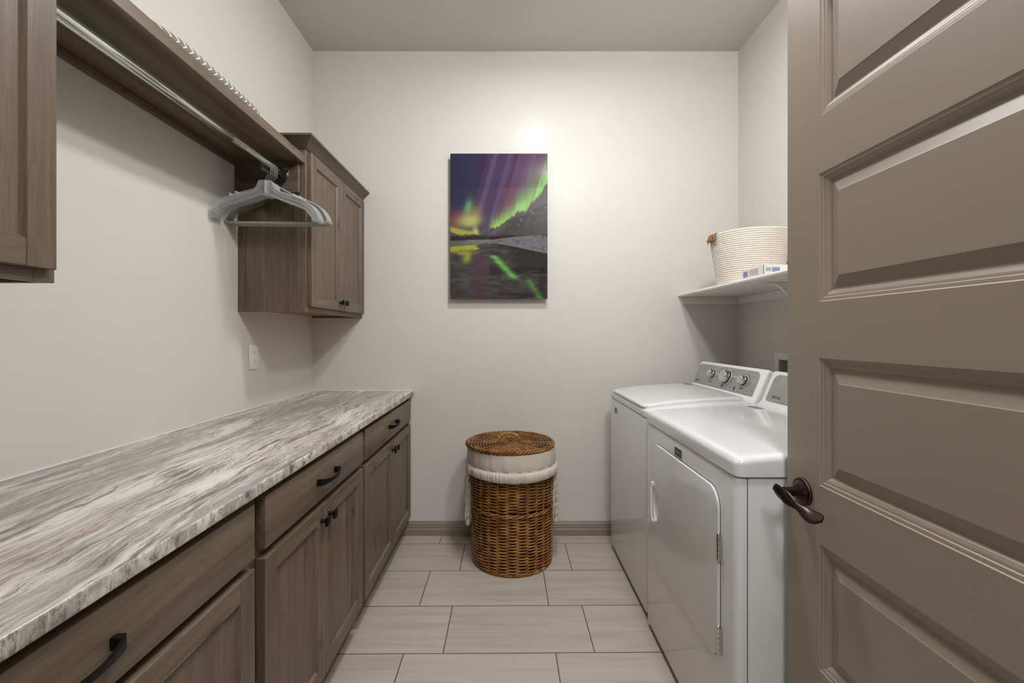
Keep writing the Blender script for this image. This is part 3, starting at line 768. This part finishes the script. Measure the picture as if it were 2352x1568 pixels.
# liner with folds and ruffle
m = MB(); prof = []
rows = [(.246, .640), (.247, .625), (.249, .60), (.250, .575), (.249, .560), (.247, .551), (.254, .546), (.260, .538), (.261, .525), (.259, .512), (.256, .501), (.246, .498), (.232, .505), (.228, .52)]
n = 260; pts = []
rng = random.Random(3)
fold = [sum(rng.uniform(.4, 1)*math.sin(2*PI*k/n*f+rng.uniform(0, 6)) for f in ()) for k in range(n)]
a1 = [(rng.choice([17, 23, 29, 37, 41]), rng.uniform(0, 6)) for _ in range(5)]; a2 = [(rng.choice([61, 73, 83, 97]), rng.uniform(0, 6)) for _ in range(4)]
for k in range(n):
    q = 2*PI*k/n; f1 = sum(math.sin(w_*q+p) for w_, p in a1)/5; f2 = sum(math.sin(w_*q+p) for w_, p in a2)/4
    for j, (r_, z_) in enumerate(rows):
        amp = .0028*f1 if j < 5 else (.0042*f2+.001*f1)
        if j == 5: amp = .003*f2
        dz = .003*math.sin(2*q+1)+(.0025*f1 if 8 <= j <= 11 else 0)
        amp *= 1.15; pts.append((HX+.0*j+(r_+amp)*math.cos(q)-.006*(z_-.5)/.14, HY+(r_+amp)*math.sin(q), z_+dz*(j/10)))
m.grid(pts, n, len(rows), cu=True); obj('linen_liner', m, M_LINEN, c, smooth=60)
for s, xa, xb in ((-1, -.236, -.208), (1, .250, .279)):
    zt, zb = (.515, .190) if s < 0 else (.52, .205)
    for lay, (oy, sh, dz_) in enumerate(((0, 0, 0), (.022, -.010*s, .012))):
        m = MB(); pts = []; nn = 40
        for k in range(nn):
            s_ = k/(nn-1); zz = zt+(zb+dz_-zt)*s_
            for j in range(7):
                b = j/6; x_ = xa+(xb-xa)*b+sh+.0025*math.sin(k*.55+lay)+s*.006*s_*(1 if s > 0 else .4)
                y_ = HY-.028+oy+.004*math.sin(k*1.25+b*3+lay)+.006*math.sin(b*6+k*.2)
                pts.append((x_, y_, zz+.003*math.sin(b*5+k)))
        m.grid(pts, nn, 7); o = obj('tie_strip', m, M_LINEN, c, smooth=80)
        md = o.modifiers.new('s', 'SOLIDIFY'); md.thickness = .0018
# lid
LX_, LY_, LZ = HX-.012, HY+.004, .652
m = MB(); i = 0; r_ = .020
while r_ < .236:
    N = 24; sg = 6; n = N*sg if r_ > .06 else 60; pts = []
    for k in range(n):
        q = 2*PI*k/n; pts.append((LX_+r_*math.cos(q), LY_+r_*math.sin(q), LZ+.004*math.sin(N/2*q+PI*i)+.003*(1-r_/.236)))
    m.tube(pts, .0035, 6, closed=True, up=(0, 0, 1)); r_ += .0084; i += 1
for ph in (0, 1.57, 3.14, 4.71):
    pts = []
    for k in range(200):
        q = 2*PI*k/200; cc = .0078*math.cos(16*q+ph); pts.append((LX_+(.242+cc)*math.cos(q), LY_+(.242+cc)*math.sin(q), LZ-.003+.009*math.sin(16*q+ph)))
    m.tube(pts, .0048, 6, closed=True, up=(0, 0, 1))
m.lathe([(.0001, LZ-.003), (.236, LZ-.006)], (LX_, LY_, 0), 48, mi=1)  # dark disc painted as shade in the gaps of the lid weave
for k in range(24):
    q = 2*PI*k/24; m.tube([(LX_+.02*math.cos(q), LY_+.02*math.sin(q), LZ+.002), (LX_+.236*math.cos(q), LY_+.236*math.sin(q), LZ)], .003, 5)
lid = obj('lid', m, [wicker('wicker_lid_cane', .78), M_WICKD], c)
m = MB()
for ph in (0, 2.1, 4.2):
    pts = []
    for k in range(40):
        s_ = k/39; q = PI*s_; px = -.062*math.cos(q); pz = .052*math.sin(q)**.8
        tw = 6*PI*s_+ph; pts.append((LX_-.008+px*(1+.0), LY_-.02+.004*math.cos(tw), LZ+pz+.004*math.sin(tw)))
    m.tube(pts, .0046, 7)
obj('lid_handle', m, M_WICK, lid)

# ------------------------------------------------------------ right shelf
c = thing('wall_shelf', 'white painted wall shelf with rounded front edge above the washer', 'shelf', (1.27, 2.0, 1.456))
SX = 1.077
m = MB()
poly = [(XR-.0005, 1.4995), (SX+.009, 1.4995), (SX+.003, 1.502), (SX, 1.509), (SX+.003, 1.5165), (SX+.009, 1.519), (XR-.0005, 1.519)]
m.prism(poly, 'Y', 1.05, YB-.0005); obj('shelf_board', m, M_SHELFW, c)
m = MB()
m.prism([(SX+.008, 1.499), (SX+.028, 1.455), (XR-.02, 1.455), (XR-.02, 1.499)], 'Y', YB-.018, YB-.0005, .001)
m.box(XR-.018, XR-.0005, 1.05, YB-.0005, 1.455, 1.499, .001, 1); obj('cleat', m, M_SHELFW, c)
m = MB()
m.box(1.150, XR-.001, 1.958, 1.985, 1.4955, 1.499, .0005, 1); m.box(XR-.006, XR-.0005, 1.958, 1.985, 1.23, 1.4955, .0005, 1)
m.tube([(1.205, 1.9715, 1.4955), (1.235, 1.9715, 1.478), (1.44, 1.9715, 1.27), (XR-.004, 1.9715, 1.255)], .006, 8, flat=1.6, up=(1, 0, 1))
m.lathe([(.0001, 1.4935), (.005, 1.4935), (.005, 1.496)], (1.18, 1.9715, 0), 12); obj('bracket', m, M_SHELFW, c)

# rope basket
BX, BY = 1.268, 2.29
c = thing('rope_basket', 'white woven cotton rope basket with tan leather handle on the white shelf', 'basket', (BX, BY, 1.519))
m = MB(); z = 1.5255; row = 0
while z < 1.782:
    s_ = (z-1.519)/.264; R = .144+.039*s_**.9
    n = 300; pts = []; rr = []
    for k in range(n):
        q = 2*PI*k/n; pts.append((BX+R*math.cos(q), BY+R*math.sin(q), z+.0006*math.sin(5*q+row))); rr.append(.0058*(1+.15*math.sin(2*PI*k/n*100+row*1.3)))
    m.tube(pts, rr, 8, closed=True, up=(0, 0, 1)); z += .0102; row += 1
m.lathe([(.0001, 1.5205), (.143, 1.5205), (.150, 1.56)], (BX, BY, 0), 48)
obj('coiled_body', m, M_ROPE, c)
m = MB(); qc = math.radians(172); R = .189; pts = []
qs = [qc+math.radians(a) for a in np.linspace(-17, 17, 13)]
sec = [(-.010, -.030), (-.012, 0), (-.009, .009), (0, .011), (.009, .008), (.012, -.002), (.0135, -.020), (.0115, -.034)]
for q in qs:
    w_ = math.radians(17)
    lift = .004*math.cos((q-qc)/w_*PI/2)
    for a, b in sec:
        rr = R-.004+a+(lift if a > .008 else 0); zz = 1.779+b+(.004*math.cos((q-qc)/w_*PI/2) if b < -.015 else 0); pts.append((BX+rr*math.cos(q), BY+rr*math.sin(q), zz))
m.grid(pts, len(qs), len(sec)); o = obj('leather_handle', m, M_LEATH, c); md = o.modifiers.new('s', 'SOLIDIFY'); md.thickness = .0025
for a in (-13, 13):
    m = MB()
    q = qc+math.radians(a); p = (BX+(R+.012)*math.cos(q), BY+(R+.012)*math.sin(q), 1.768)
    b = bmesh.new(); bmesh.ops.create_uvsphere(b, u_segments=10, v_segments=6, radius=.003); m.add(b, 0, Matrix.Translation(p)); obj('rivet', m, M_BRONZE, o)

# cartons
c = thing('carton', 'small white carton with blue panel and pink print, left one on the white shelf', 'box', (1.115, 1.97, 1.519), 'small cartons beside the rope basket')
m = MB(); m.box(1.098, 1.135, 1.902, 2.043, 1.519, 1.5625, .0006, 1, 0); obj('box_body', m, M_CARD, c)
m = MB(); m.box(1.0972, 1.0981, 1.995, 2.030, 1.526, 1.552, 0, 1, 0)
m.box(1.0966, 1.0973, 1.998, 2.027, 1.529, 1.549, 0, 1, 1)
for k in range(5): m.box(1.0962, 1.0967, 2.000+.0052*k, 2.0028+.0052*k, 1.531, 1.547, 0, 1, 0)
for k in range(6): m.box(1.0972, 1.0981, 1.912, 1.985-.006*(k % 3), 1.527+.005*k, 1.530+.005*k, 0, 1, 2)
m.box(1.099, 1.134, 2.0428, 2.0436, 1.5195, 1.562, 0, 1, 3)
obj('printing', m, [M_BLUE, M_PALE, M_PINK, M_INK], c)
c = thing('carton', 'small white carton with red base stripe, right one beside the door', 'box', (1.15, 1.86, 1.519), 'small cartons beside the rope basket')
m = MB(); m.box(1.091, 1.225, 1.855, 1.897, 1.519, 1.5605, .0006, 1, 0); obj('box_body', m, M_CARD, c)
m = MB(); m.box(1.091, 1.225, 1.8542, 1.8551, 1.5195, 1.5225, 0, 1, 3)
m.box(1.126, 1.158, 1.8542, 1.8551, 1.530, 1.550, 0, 1, 0); m.box(1.128, 1.156, 1.8537, 1.8543, 1.532, 1.548, 0, 1, 1)
for k in range(6): m.box(1.130+.0045*k, 1.1325+.0045*k, 1.8533, 1.8538, 1.534, 1.546, 0, 1, 0)
for k in range(4): m.box(1.099, 1.122-.002*(k % 2), 1.8542, 1.8551, 1.534+.004*k, 1.5365+.004*k, 0, 1, 2)
m.box(1.0900, 1.0911, 1.856, 1.8585, 1.5195, 1.560, 0, 1, 4)
obj('printing', m, [M_BLUE, M_PALE, plain('grey_print', S(150, 155, 165), .5), M_RED, M_INK], c)

# washer supply box recessed in the right wall
m = MB(); m.box(XR-.02, XR+.075, 2.11, 2.342, .98, 1.131); cut(wr, m)
c = thing('outlet_box', 'white recessed washer supply box in the right wall above the washer', 'outlet box', (XR, 2.23, 1.05))
m = MB(); ya_, yb_, za_, zb_ = 2.075, 2.379, .94, 1.1665
m.box(XR-.005, XR-.0003, ya_, yb_, 1.131, zb_, .001, 1); m.box(XR-.005, XR-.0003, ya_, yb_, za_, .98, .001, 1)
m.box(XR-.005, XR-.0003, ya_, 2.11, .98, 1.131, .001, 1); m.box(XR-.005, XR-.0003, 2.342, yb_, .98, 1.131, .001, 1)
obj('frame', m, M_SWITCH, c)
m = MB(); m.box(XR+.0715, XR+.0745, 2.111, 2.341, .981, 1.130)
for a, b, e, f in ((2.1105, 2.113, .981, 1.130), (2.339, 2.3415, .981, 1.130), (2.113, 2.339, 1.127, 1.1305), (2.113, 2.339, .9805, .984)): m.box(XR, XR+.0715, a, b, e, f)
obj('recess', m, M_RECESS, c)
for yy in (2.16, 2.29):
    m = MB(); m.lathe([(.0001, .985), (.012, .985), (.012, 1.03), (.018, 1.03), (.018, 1.05), (.0001, 1.05)], (XR+.035, yy, 0), 16); obj('valve', m, M_CHROME, c)

# ------------------------------------------------------------ washer and dryer
def rrect(y0, y1, z0, z1, r, n=8):
    pts = []
    for cy, cz, a in ((y1-r, z1-r, 0), (y0+r, z1-r, 1), (y0+r, z0+r, 2), (y1-r, z0+r, 3)):
        for k in range(n+1):
            q = PI/2*(a+k/n); pts.append((cy+r*math.cos(q), cz+r*math.sin(q)))
    return pts
def vbox(x0, x1, y0, y1, z0, z1, r, bev, m, mi=0):
    """box with vertical rounded corners"""
    m.prism(rrect(x0, x1, y0, y1, r), 'Z', z0, z1, bev, mi)
PB, PT = (1.105, .985), (1.150, 1.093)    # console panel bottom / top (x, z)
def console(y0, y1, parent):
    prof = [(1.080, .940), (1.086, .962), (1.097, .974), (1.1035, .980), (1.1515, 1.0965), (1.157, 1.103), (1.166, 1.1055), (1.178, 1.101), (1.285, 1.015), (1.300, .99), (1.302, .940)]
    m = MB(); B = bmesh.new()
    m.prism(prof, 'Y', y0, y1, .012); return obj('console', m, M_WPLAST, parent)
pdir = Vector((PT[0]-PB[0], 0, PT[1]-PB[1])); plen = pdir.length; pdir.normalize()
pn = Vector((-pdir.z, 0, pdir.x))      # outward normal
def pp(y, v, off=0.0):                  # v along the slope 0..plen
    return Vector((PB[0], y, PB[1]))+pdir*v+pn*off
def pmat(y, v, off=0):                  # local x -> -Y (reads left to right), local y -> up the slope
    M = Matrix.Identity(4); M.col[0][:3] = (0, -1, 0); M.col[1][:3] = pdir; M.col[2][:3] = pn; M.translation = pp(y, v, off); return M
def panel(y0, y1, parent, name='control_panel'):
    m = MB(); r = .016; w_ = y1-y0; pts = []
    poly = []
    for cy, cz, a in ((w_/2-.034, plen-.034, 0), (-w_/2+.034, plen-.034, 1), (-w_/2+.008, .008, 2), (w_/2-.008, .008, 3)):
        r = .034 if a < 2 else .008
        for k in range(7):
            q = PI/2*(a+k/6); poly.append((cy+r*math.cos(q), cz+r*math.sin(q)))
    B = bmesh.new(); v0 = [B.verts.new((p[0], p[1], -.001)) for p in poly]; v1 = [B.verts.new((p[0], p[1], .0022)) for p in poly]
    B.faces.new(v1)
    for i in range(len(poly)): B.faces.new((v0[i], v0[(i+1) % len(poly)], v1[(i+1) % len(poly)], v1[i]))
    m.add(B, 0, pmat((y0+y1)/2, 0, .0005)); return obj(name, m, M_BRUSH, parent)
def dial(y, v, r, parent):
    m = MB(); B = bmesh.new()
    pr_ = [(r*1.25, .0005), (r*1.25, .003), (r*1.05, .005), (r*1.05, .008)]
    def ring(mm, prof, mi):
        pts = []
        n = 36
        for k in range(n):
            q = 2*PI*k/n
            for rr, h in prof: pts.append(pmat(y, v, 0) @ Vector((rr*math.cos(q), rr*math.sin(q), h)))
        mm.grid(pts, n, len(prof), cu=True, mi=mi)
    ring(m, [(r*1.3, .002), (r*1.3, .0035), (r*1.08, .0045)], 2)
    ring(m, [(r*1.08, .0045), (r*1.06, .008), (r*1.0, .009)], 3)
    ring(m, [(r*1.0, .009), (r*.97, .026), (r*.90, .030)], 1)
    ring(m, [(r*.90, .030), (r*.86, .031), (.0001, .0305)], 0)
    return obj('dial', m, [M_KNOB, M_CHROME, M_RECESS, M_BLACK], parent)
def badge(x, yc, zc, parent, w_=.046, h_=.030):
    m = MB(); m.box(x-.003, x-.0002, yc-w_/2, yc+w_/2, zc-h_/2, zc+h_/2, .0006, 1, 1)
    m.box(x-.0036, x-.0029, yc-w_/2+.002, yc+w_/2-.002, zc-h_/2+.002, zc+h_/2-.002, .0002, 1, 0)
    M = Matrix.Identity(4); M.col[0][:3] = (0, -1, 0); M.col[1][:3] = (0, 0, 1); M.col[2][:3] = (-1, 0, 0); M.translation = Vector((x-.0037, yc, zc))
    m.add(text_bm('MAYTAG', .0125, M, .0003, .15, sx=.72), 1)
    return obj('badge', m, [M_BADGE, M_SILV], parent)

def crowned(m, x0, x1, y0, y1, z0, z1, r, bh, bv, rise, yc=0.0, mi=0):
    def loop(x0, x1, y0, y1, r):
        r = max(r, .001); pts = []
        cs = ((x1-r, y1-r, 0), (x0+r, y1-r, 1), (x0+r, y0+r, 2), (x1-r, y0+r, 3)); arcs = []
        for cx, cy, a in cs: arcs.append([(cx+r*math.cos(PI/2*(a+k/6)), cy+r*math.sin(PI/2*(a+k/6))) for k in range(7)])
        for i in range(4):
            pts += arcs[i]; p = arcs[i][-1]; q = arcs[(i+1) % 4][0]
            for k in range(1, 20): pts.append((p[0]+(q[0]-p[0])*k/20, p[1]+(q[1]-p[1])*k/20))
        return pts
    L = [(0, z0, 0), (0, z1-bv, 1)]+[(bh*(1-math.cos(PI/2*k/6)), z1-bv+bv*math.sin(PI/2*k/6), 1) for k in range(1, 7)]
    xr_ = x1-x0; G = []
    def zz(x, y, z, w):
        tt = min(1, max(0, (x-x0)/(1.09-x0))); u_ = min(1, max(0, (y-y0)/(y1-y0)))
        return z+w*(rise*(1-(1-tt)**2.0)+yc*4*u_*(1-u_))
    for ins, z, w in L:
        G.append([(x, y, zz(x, y, z, w)) for x, y in loop(x0+ins, x1-ins, y0+ins, y1-ins, r-ins*.6)])
    base = [(p[0], p[1]) for p in G[-1]]; cx, cy = (x0+x1)/2, (y0+y1)/2
    for k in range(1, 12):
        f = 1-k/12; G.append([(cx+(x-cx)*f, cy+(y-cy)*f, zz(cx+(x-cx)*f, cy+(y-cy)*f, z1, 1)) for x, y in base])
    nv = len(G[0]); m.grid([Vector(p) for l in G for p in l], len(G), nv, cv=True, mi=mi)
    m.bm.faces.new([m.bm.verts.new(p) for p in G[-1]]); m.bm.faces.new([m.bm.verts.new(p) for p in G[0]])
    bmesh.ops.remove_doubles(m.bm, verts=m.bm.verts[:], dist=1e-6)

# washer
WX, WY0, WY1 = .617, 1.930, 2.606
c = thing('washing_machine', 'white top-load washing machine in the far right corner', 'washing machine', ((WX+1.3)/2, (WY0+WY1)/2, 0))
m = MB(); vbox(WX, 1.30, WY0, WY1, .028, .890, .018, .004, m); obj('cabinet', m, M_WHITE, c)
for a in (WX+.05, 1.25):
    for b in (WY0+.05, WY1-.05):
        m = MB(); m.lathe([(.0001, 0), (.02, 0), (.02, .012), (.008, .014), (.008, .03), (.0001, .03)], (a, b, 0), 16); obj('foot', m, M_BLACK, c)
m = MB(); vbox(WX+.004, 1.29, WY0+.004, WY1-.004, .8895, .8943, .016, 0, m); obj('seam', m, M_GAP, c)
m = MB(); crowned(m, WX-.001, 1.302, WY0-.0035, WY1+.003, .894, .927, .024, .016, .014, .036); obj('top_panel', m, M_WHITE, c, smooth=50)
m = MB(); crowned(m, WX+.010, 1.075, WY0+.054, WY1-.036, .900, .9310, .02, .001, .001, .036); obj('lid_gap', m, M_GAP, c)
m = MB(); crowned(m, WX-.001, 1.084, WY0+.045, WY1-.026, .9305, .944, .040, .035, .0085, .036, .003); lid = obj('lid', m, M_WHITE, c)
m = MB(); B = bmesh.new(); m.box(1.015, 1.045, WY1-.16, WY1-.09, .980, .9835); obj('lid_label', m, M_STICK, lid)
con = console(WY0+.004, WY1-.004, c)
pan = panel(WY0+.040, WY1-.014, c)
dial(2.392, .066, .0215, c); dial(2.240, .064, .033, c); dial(2.072, .062, .0225, c)
m = MB()
m.add(text_bm('MAYTAG', .0145, pmat(2.545, .014, .003), .0002, .35, sx=.8), 0); obj('brand_lettering', m, M_INK, pan); m = MB()
def dash(y, v, w_, h_=.0022):
    B = bmesh.new(); bmesh.ops.create_cube(B, size=1); B.transform(Matrix.Diagonal((w_, h_, .0004, 1))); m.add(B, 0, pmat(y, v, .0029))
for (yc, vc, R, n, a0, a1) in ((2.240, .064, .052, 9, -1.1, 1.2), (2.072, .062, .036, 8, -1.0, 1.4)):
    for k in range(n):
        q = a0+(a1-a0)*k/(n-1); dash(yc-R*math.cos(q)-.006, vc+R*.88*math.sin(q), random.uniform(.010, .019))
for (yc, vc, R) in ((2.240, .064, .050), (2.392, .066, .036)):
    for k in range(3):
        q = PI+(-.5+.5*k); dash(yc-R*math.cos(q)+.004, vc+R*.9*math.sin(q), .011)
for yc, wd in ((2.392, .032), (2.385, .022), (2.072, .040)): dash(yc, .024 if wd > .03 else .019, wd, .0026)
for k in range(7): dash(2.232-.0115*k, .020, .0045, .0022); dash(2.232-.0115*k, .012, .0028, .0028)
mk_ = obj('dial_scale_print', m, M_INK, pan); mk_['kind'] = 'stuff'
for yy in (2.255, 2.135):
    m = MB(); B = bmesh.new(); bmesh.ops.create_cube(B, size=1); B.transform(Matrix.Diagonal((.011, .018, .0012, 1))); m.add(B, 0, pmat(yy, .016, .003)); obj('button', m, M_INK, pan)
badge(WX, 2.475, .836, c)

# dryer
DX, DY0, DY1 = .608, 1.161, 1.906
c = thing('tumble_dryer', 'white front-loading dryer in front of the washing machine', 'dryer', ((DX+1.3)/2, (DY0+DY1)/2, 0))
m = MB(); vbox(DX, 1.30, DY0, DY1, .028, .882, .020, .004, m); dcab = obj('cabinet', m, M_WHITE, c)
k_ = MB(); k_.box(DX-.01, DX+.03, 1.70, 1.80, .49, .65); cut(dcab, k_)
for a in (DX+.05, 1.25):
    for b in (DY0+.05, DY1-.05):
        m = MB(); m.lathe([(.0001, 0), (.02, 0), (.02, .012), (.008, .014), (.008, .03), (.0001, .03)], (a, b, 0), 16); obj('foot', m, M_BLACK, c)
m = MB(); vbox(DX+.004, 1.29, DY0+.004, DY1-.004, .8815, .8865, .016, 0, m)
m.box(.6375, .6395, DY0-.0004, DY0+.002, .03, .882); obj('seam', m, M_GAP, c)
m = MB(); crowned(m, DX-.0025, 1.302, DY0-.006, DY1+.006, .886, .934, .022, .022, .019, .026, .003); top = obj('top_panel', m, M_WHITE, c, smooth=50)
m = MB(); m.box(1.015, 1.048, DY1-.13, DY1-.06, .9600, .9622); obj('top_label', m, M_STICK, top)
console(DY0+.004, DY1-.004, c); pan = panel(DY0+.04, DY1-.040, c)
m = MB(); m.add(text_bm('MAYTAG', .0170, pmat(1.803, .018, .003), .0002, .35, sx=.8), 0); obj('brand_lettering', m, M_INK, pan)
for yy in (1.60, 1.45): dial(yy, .064, .03, c)
y0, y1, z0, z1 = 1.245, 1.812, .325, .822
m = MB(); m.prism(rrect(y0-.0018, y1+.0018, z0-.0018, z1+.0018, .062, 10), 'X', DX-.0008, DX+.002); gp = obj('door_gap', m, M_GAP, c)  # solid dark rim painted for the shade in the door groove
k_ = MB(); k_.box(DX-.01, DX+.03, 1.70, 1.80, .49, .65); cut(gp, k_)
m = MB(); m.prism(rrect(y0, y1, z0, z1, .060, 10), 'X', DX-.0075, DX+.003, .0045); dr = obj('door', m, M_WHITE, c)
# scooped door handle at the far edge
hy, hz = 1.768, .573
k_ = MB(); B = bmesh.new(); bmesh.ops.create_uvsphere(B, u_segments=28, v_segments=18, radius=1); k_.add(B, 0, Matrix.Translation((DX-.0068, hy, hz)) @ Matrix.Diagonal((.0125, .030, .064, 1)))
cut(dr, k_)
m = MB(); pts = []
for i in range(13):
    th_ = PI/2*i/12
    for k in range(28):
        q = 2*PI*k/28; pts.append((DX-.0068 + 0.0122*math.sin(PI/2-th_), hy+.0298*math.sin(th_)*math.cos(q), hz+.0638*math.sin(th_)*math.sin(q)))
m.grid(pts, 13, 28, cv=True)
m.tube([(DX-.009, 1.800, .500), (DX-.012, 1.802, .520), (DX-.012, 1.802, .630), (DX-.009, 1.800, .650)], .0048, 8)
m.box(DX-.014, DX-.006, 1.790, 1.806, .640, .658, .002); m.box(DX-.012, DX-.006, 1.784, 1.798, .496, .506, .002)
obj('door_handle', m, M_WPLAST, dr)
for zc in (.66, .395):
    m = MB()
    zz = zc-.038
    for k in range(5):
        m.lathe([(.0001, zz+.0005), (.0052, zz+.0005), (.0052, zz+.0147), (.0001, zz+.0147)], (DX-.0075, y0-.004, 0), 14); zz += .0152
    m.box(DX-.006, DX-.001, y0-.011, y0-.004, zc-.038, zc+.038); m.lathe([(.0035, zz), (.004, zz+.002), (.0001, zz+.004)], (DX-.0075, y0-.004, 0), 12)
    obj('hinge', m, M_CHROME, c)
badge(DX, 1.548, .846, c, .062, .032)

# ------------------------------------------------------------ the open door
XDR = .728; DYE = 1.134; DYH = .22; DT = .035
m = MB(); st_ = .115
pz = [(2.203, 2.325), (1.771, 2.068), (1.340, 1.638), (.912, 1.209), (.482, .776), (.17, .354)]
m.box(XDR, XDR+DT, DYE-st_, DYE, .012, 2.44); m.box(XDR, XDR+DT, DYH, DYH+st_, .012, 2.44)
edges = [2.44]+[e for a, b in pz for e in (b, a)]+[.012]
for i in range(0, len(edges), 2): m.box(XDR, XDR+DT, DYH+st_, DYE-st_, edges[i+1], edges[i])
prof = [(0, 0), (.002, .0020), (.005, .0024), (.009, .0030), (.0105, .0048), (.012, .0050), (.016, .0060), (.021, .0085), (.0235, .0115), (.026, .0125), (.029, .0125), (.0540, .0040), (.0555, .0030)]
for a, b in pz:
    for side in (0, 1):
        Y0, Y1, Z0_, Z1_ = DYH+st_, DYE-st_, a, b; loops = []
        for ins, dep in prof:
            xx = XDR+dep if side == 0 else XDR+DT-dep
            loops.append([m.bm.verts.new((xx, Y0+ins, Z0_+ins)), m.bm.verts.new((xx, Y1-ins, Z0_+ins)), m.bm.verts.new((xx, Y1-ins, Z1_-ins)), m.bm.verts.new((xx, Y0+ins, Z1_-ins))])
        for l0, l1 in zip(loops[:-1], loops[1:]):
            for i in range(4):
                vsq = (l0[i], l0[(i+1) % 4], l1[(i+1) % 4], l1[i]); m.bm.faces.new(vsq if side else vsq[::-1])
        m.bm.faces.new(loops[-1] if side else loops[-1][::-1])
door = struct(obj('door_1', m, M_DOOR, org=(XDR, DYH, 0), smooth=12), 'open taupe panelled door in the right foreground', 'door')
HYc, HZc = 1.074, .878
m = MB(); m.lathe([(.0001, XDR-.0005), (.0335, XDR-.0005), (.0335, XDR-.004)], (0, HYc, HZc), 48, mi=0, axis='X')
m.lathe([(.0335, XDR-.004), (.0325, XDR-.0062)], (0, HYc, HZc), 48, mi=1, axis='X')
m.lathe([(.0325, XDR-.0062), (.0295, XDR-.0075), (.0270, XDR-.0075), (.022, XDR-.013), (.0165, XDR-.019), (.0135, XDR-.021), (.0115, XDR-.0225), (.0112, XDR-.046), (.0001, XDR-.047)], (0, HYc, HZc), 48, mi=0, axis='X')
hd = obj('door_handle', m, [M_BRONZE, M_COPPER], door)
sm_ = lambda q: q*q*(3-2*q)
# wave lever: blade centre line with a twisting oval section
m = MB(); n = 40; pts = []; k8 = 16
for i in range(n+1):
    s_ = i/n
    y = HYc+.017-.133*s_
    zc = HZc+.002-.006*math.sin(PI*s_)-.026*sm_(s_)
    xc = XDR-.056-.004*math.cos(s_*PI*1.2)+.014*s_
    wd = (.0175*math.sqrt(max(.0, 1-(1-min(1, (s_+.004)/.10))**2)) if s_ < .3 else .0175)*(1-.55*math.exp(-((s_-.50)/.17)**2))*(1 if s_ < .86 else math.sqrt(max(.02, 1-((s_-.86)/.14)**2)))
    tk = .0052*(1-.35*s_)
    tw = math.radians(-8+ (62)*sum([1])*max(0, min(1, (s_-.12)/.6)))    # twist from upright towards lying
    for k in range(k8):
        q = 2*PI*k/k8; a = wd*math.cos(q); b = tk*math.sin(q)
        pts.append((xc+b*math.cos(tw)+a*math.sin(tw), y, zc+a*math.cos(tw)-b*math.sin(tw)))
vs = m.grid(pts, n+1, k8, cv=True); m.bm.faces.new(vs[:k8]); m.bm.faces.new(vs[-k8:])
m.tube([Vector(pts[i*k8+8])+Vector((-.0003, 0, 0)) for i in range(2, n-1)], .0008, 5, mi=1)
obj('lever', m, [M_BRONZE, M_COPPER], hd)
for zz in (.25, 1.15, 2.1):
    m = MB(); m.lathe([(.0001, zz), (.008, zz), (.008, zz+.09), (.0001, zz+.09)], (XDR-.006, DYH-.006, 0), 12); obj('hinge', m, M_BRONZE, door)
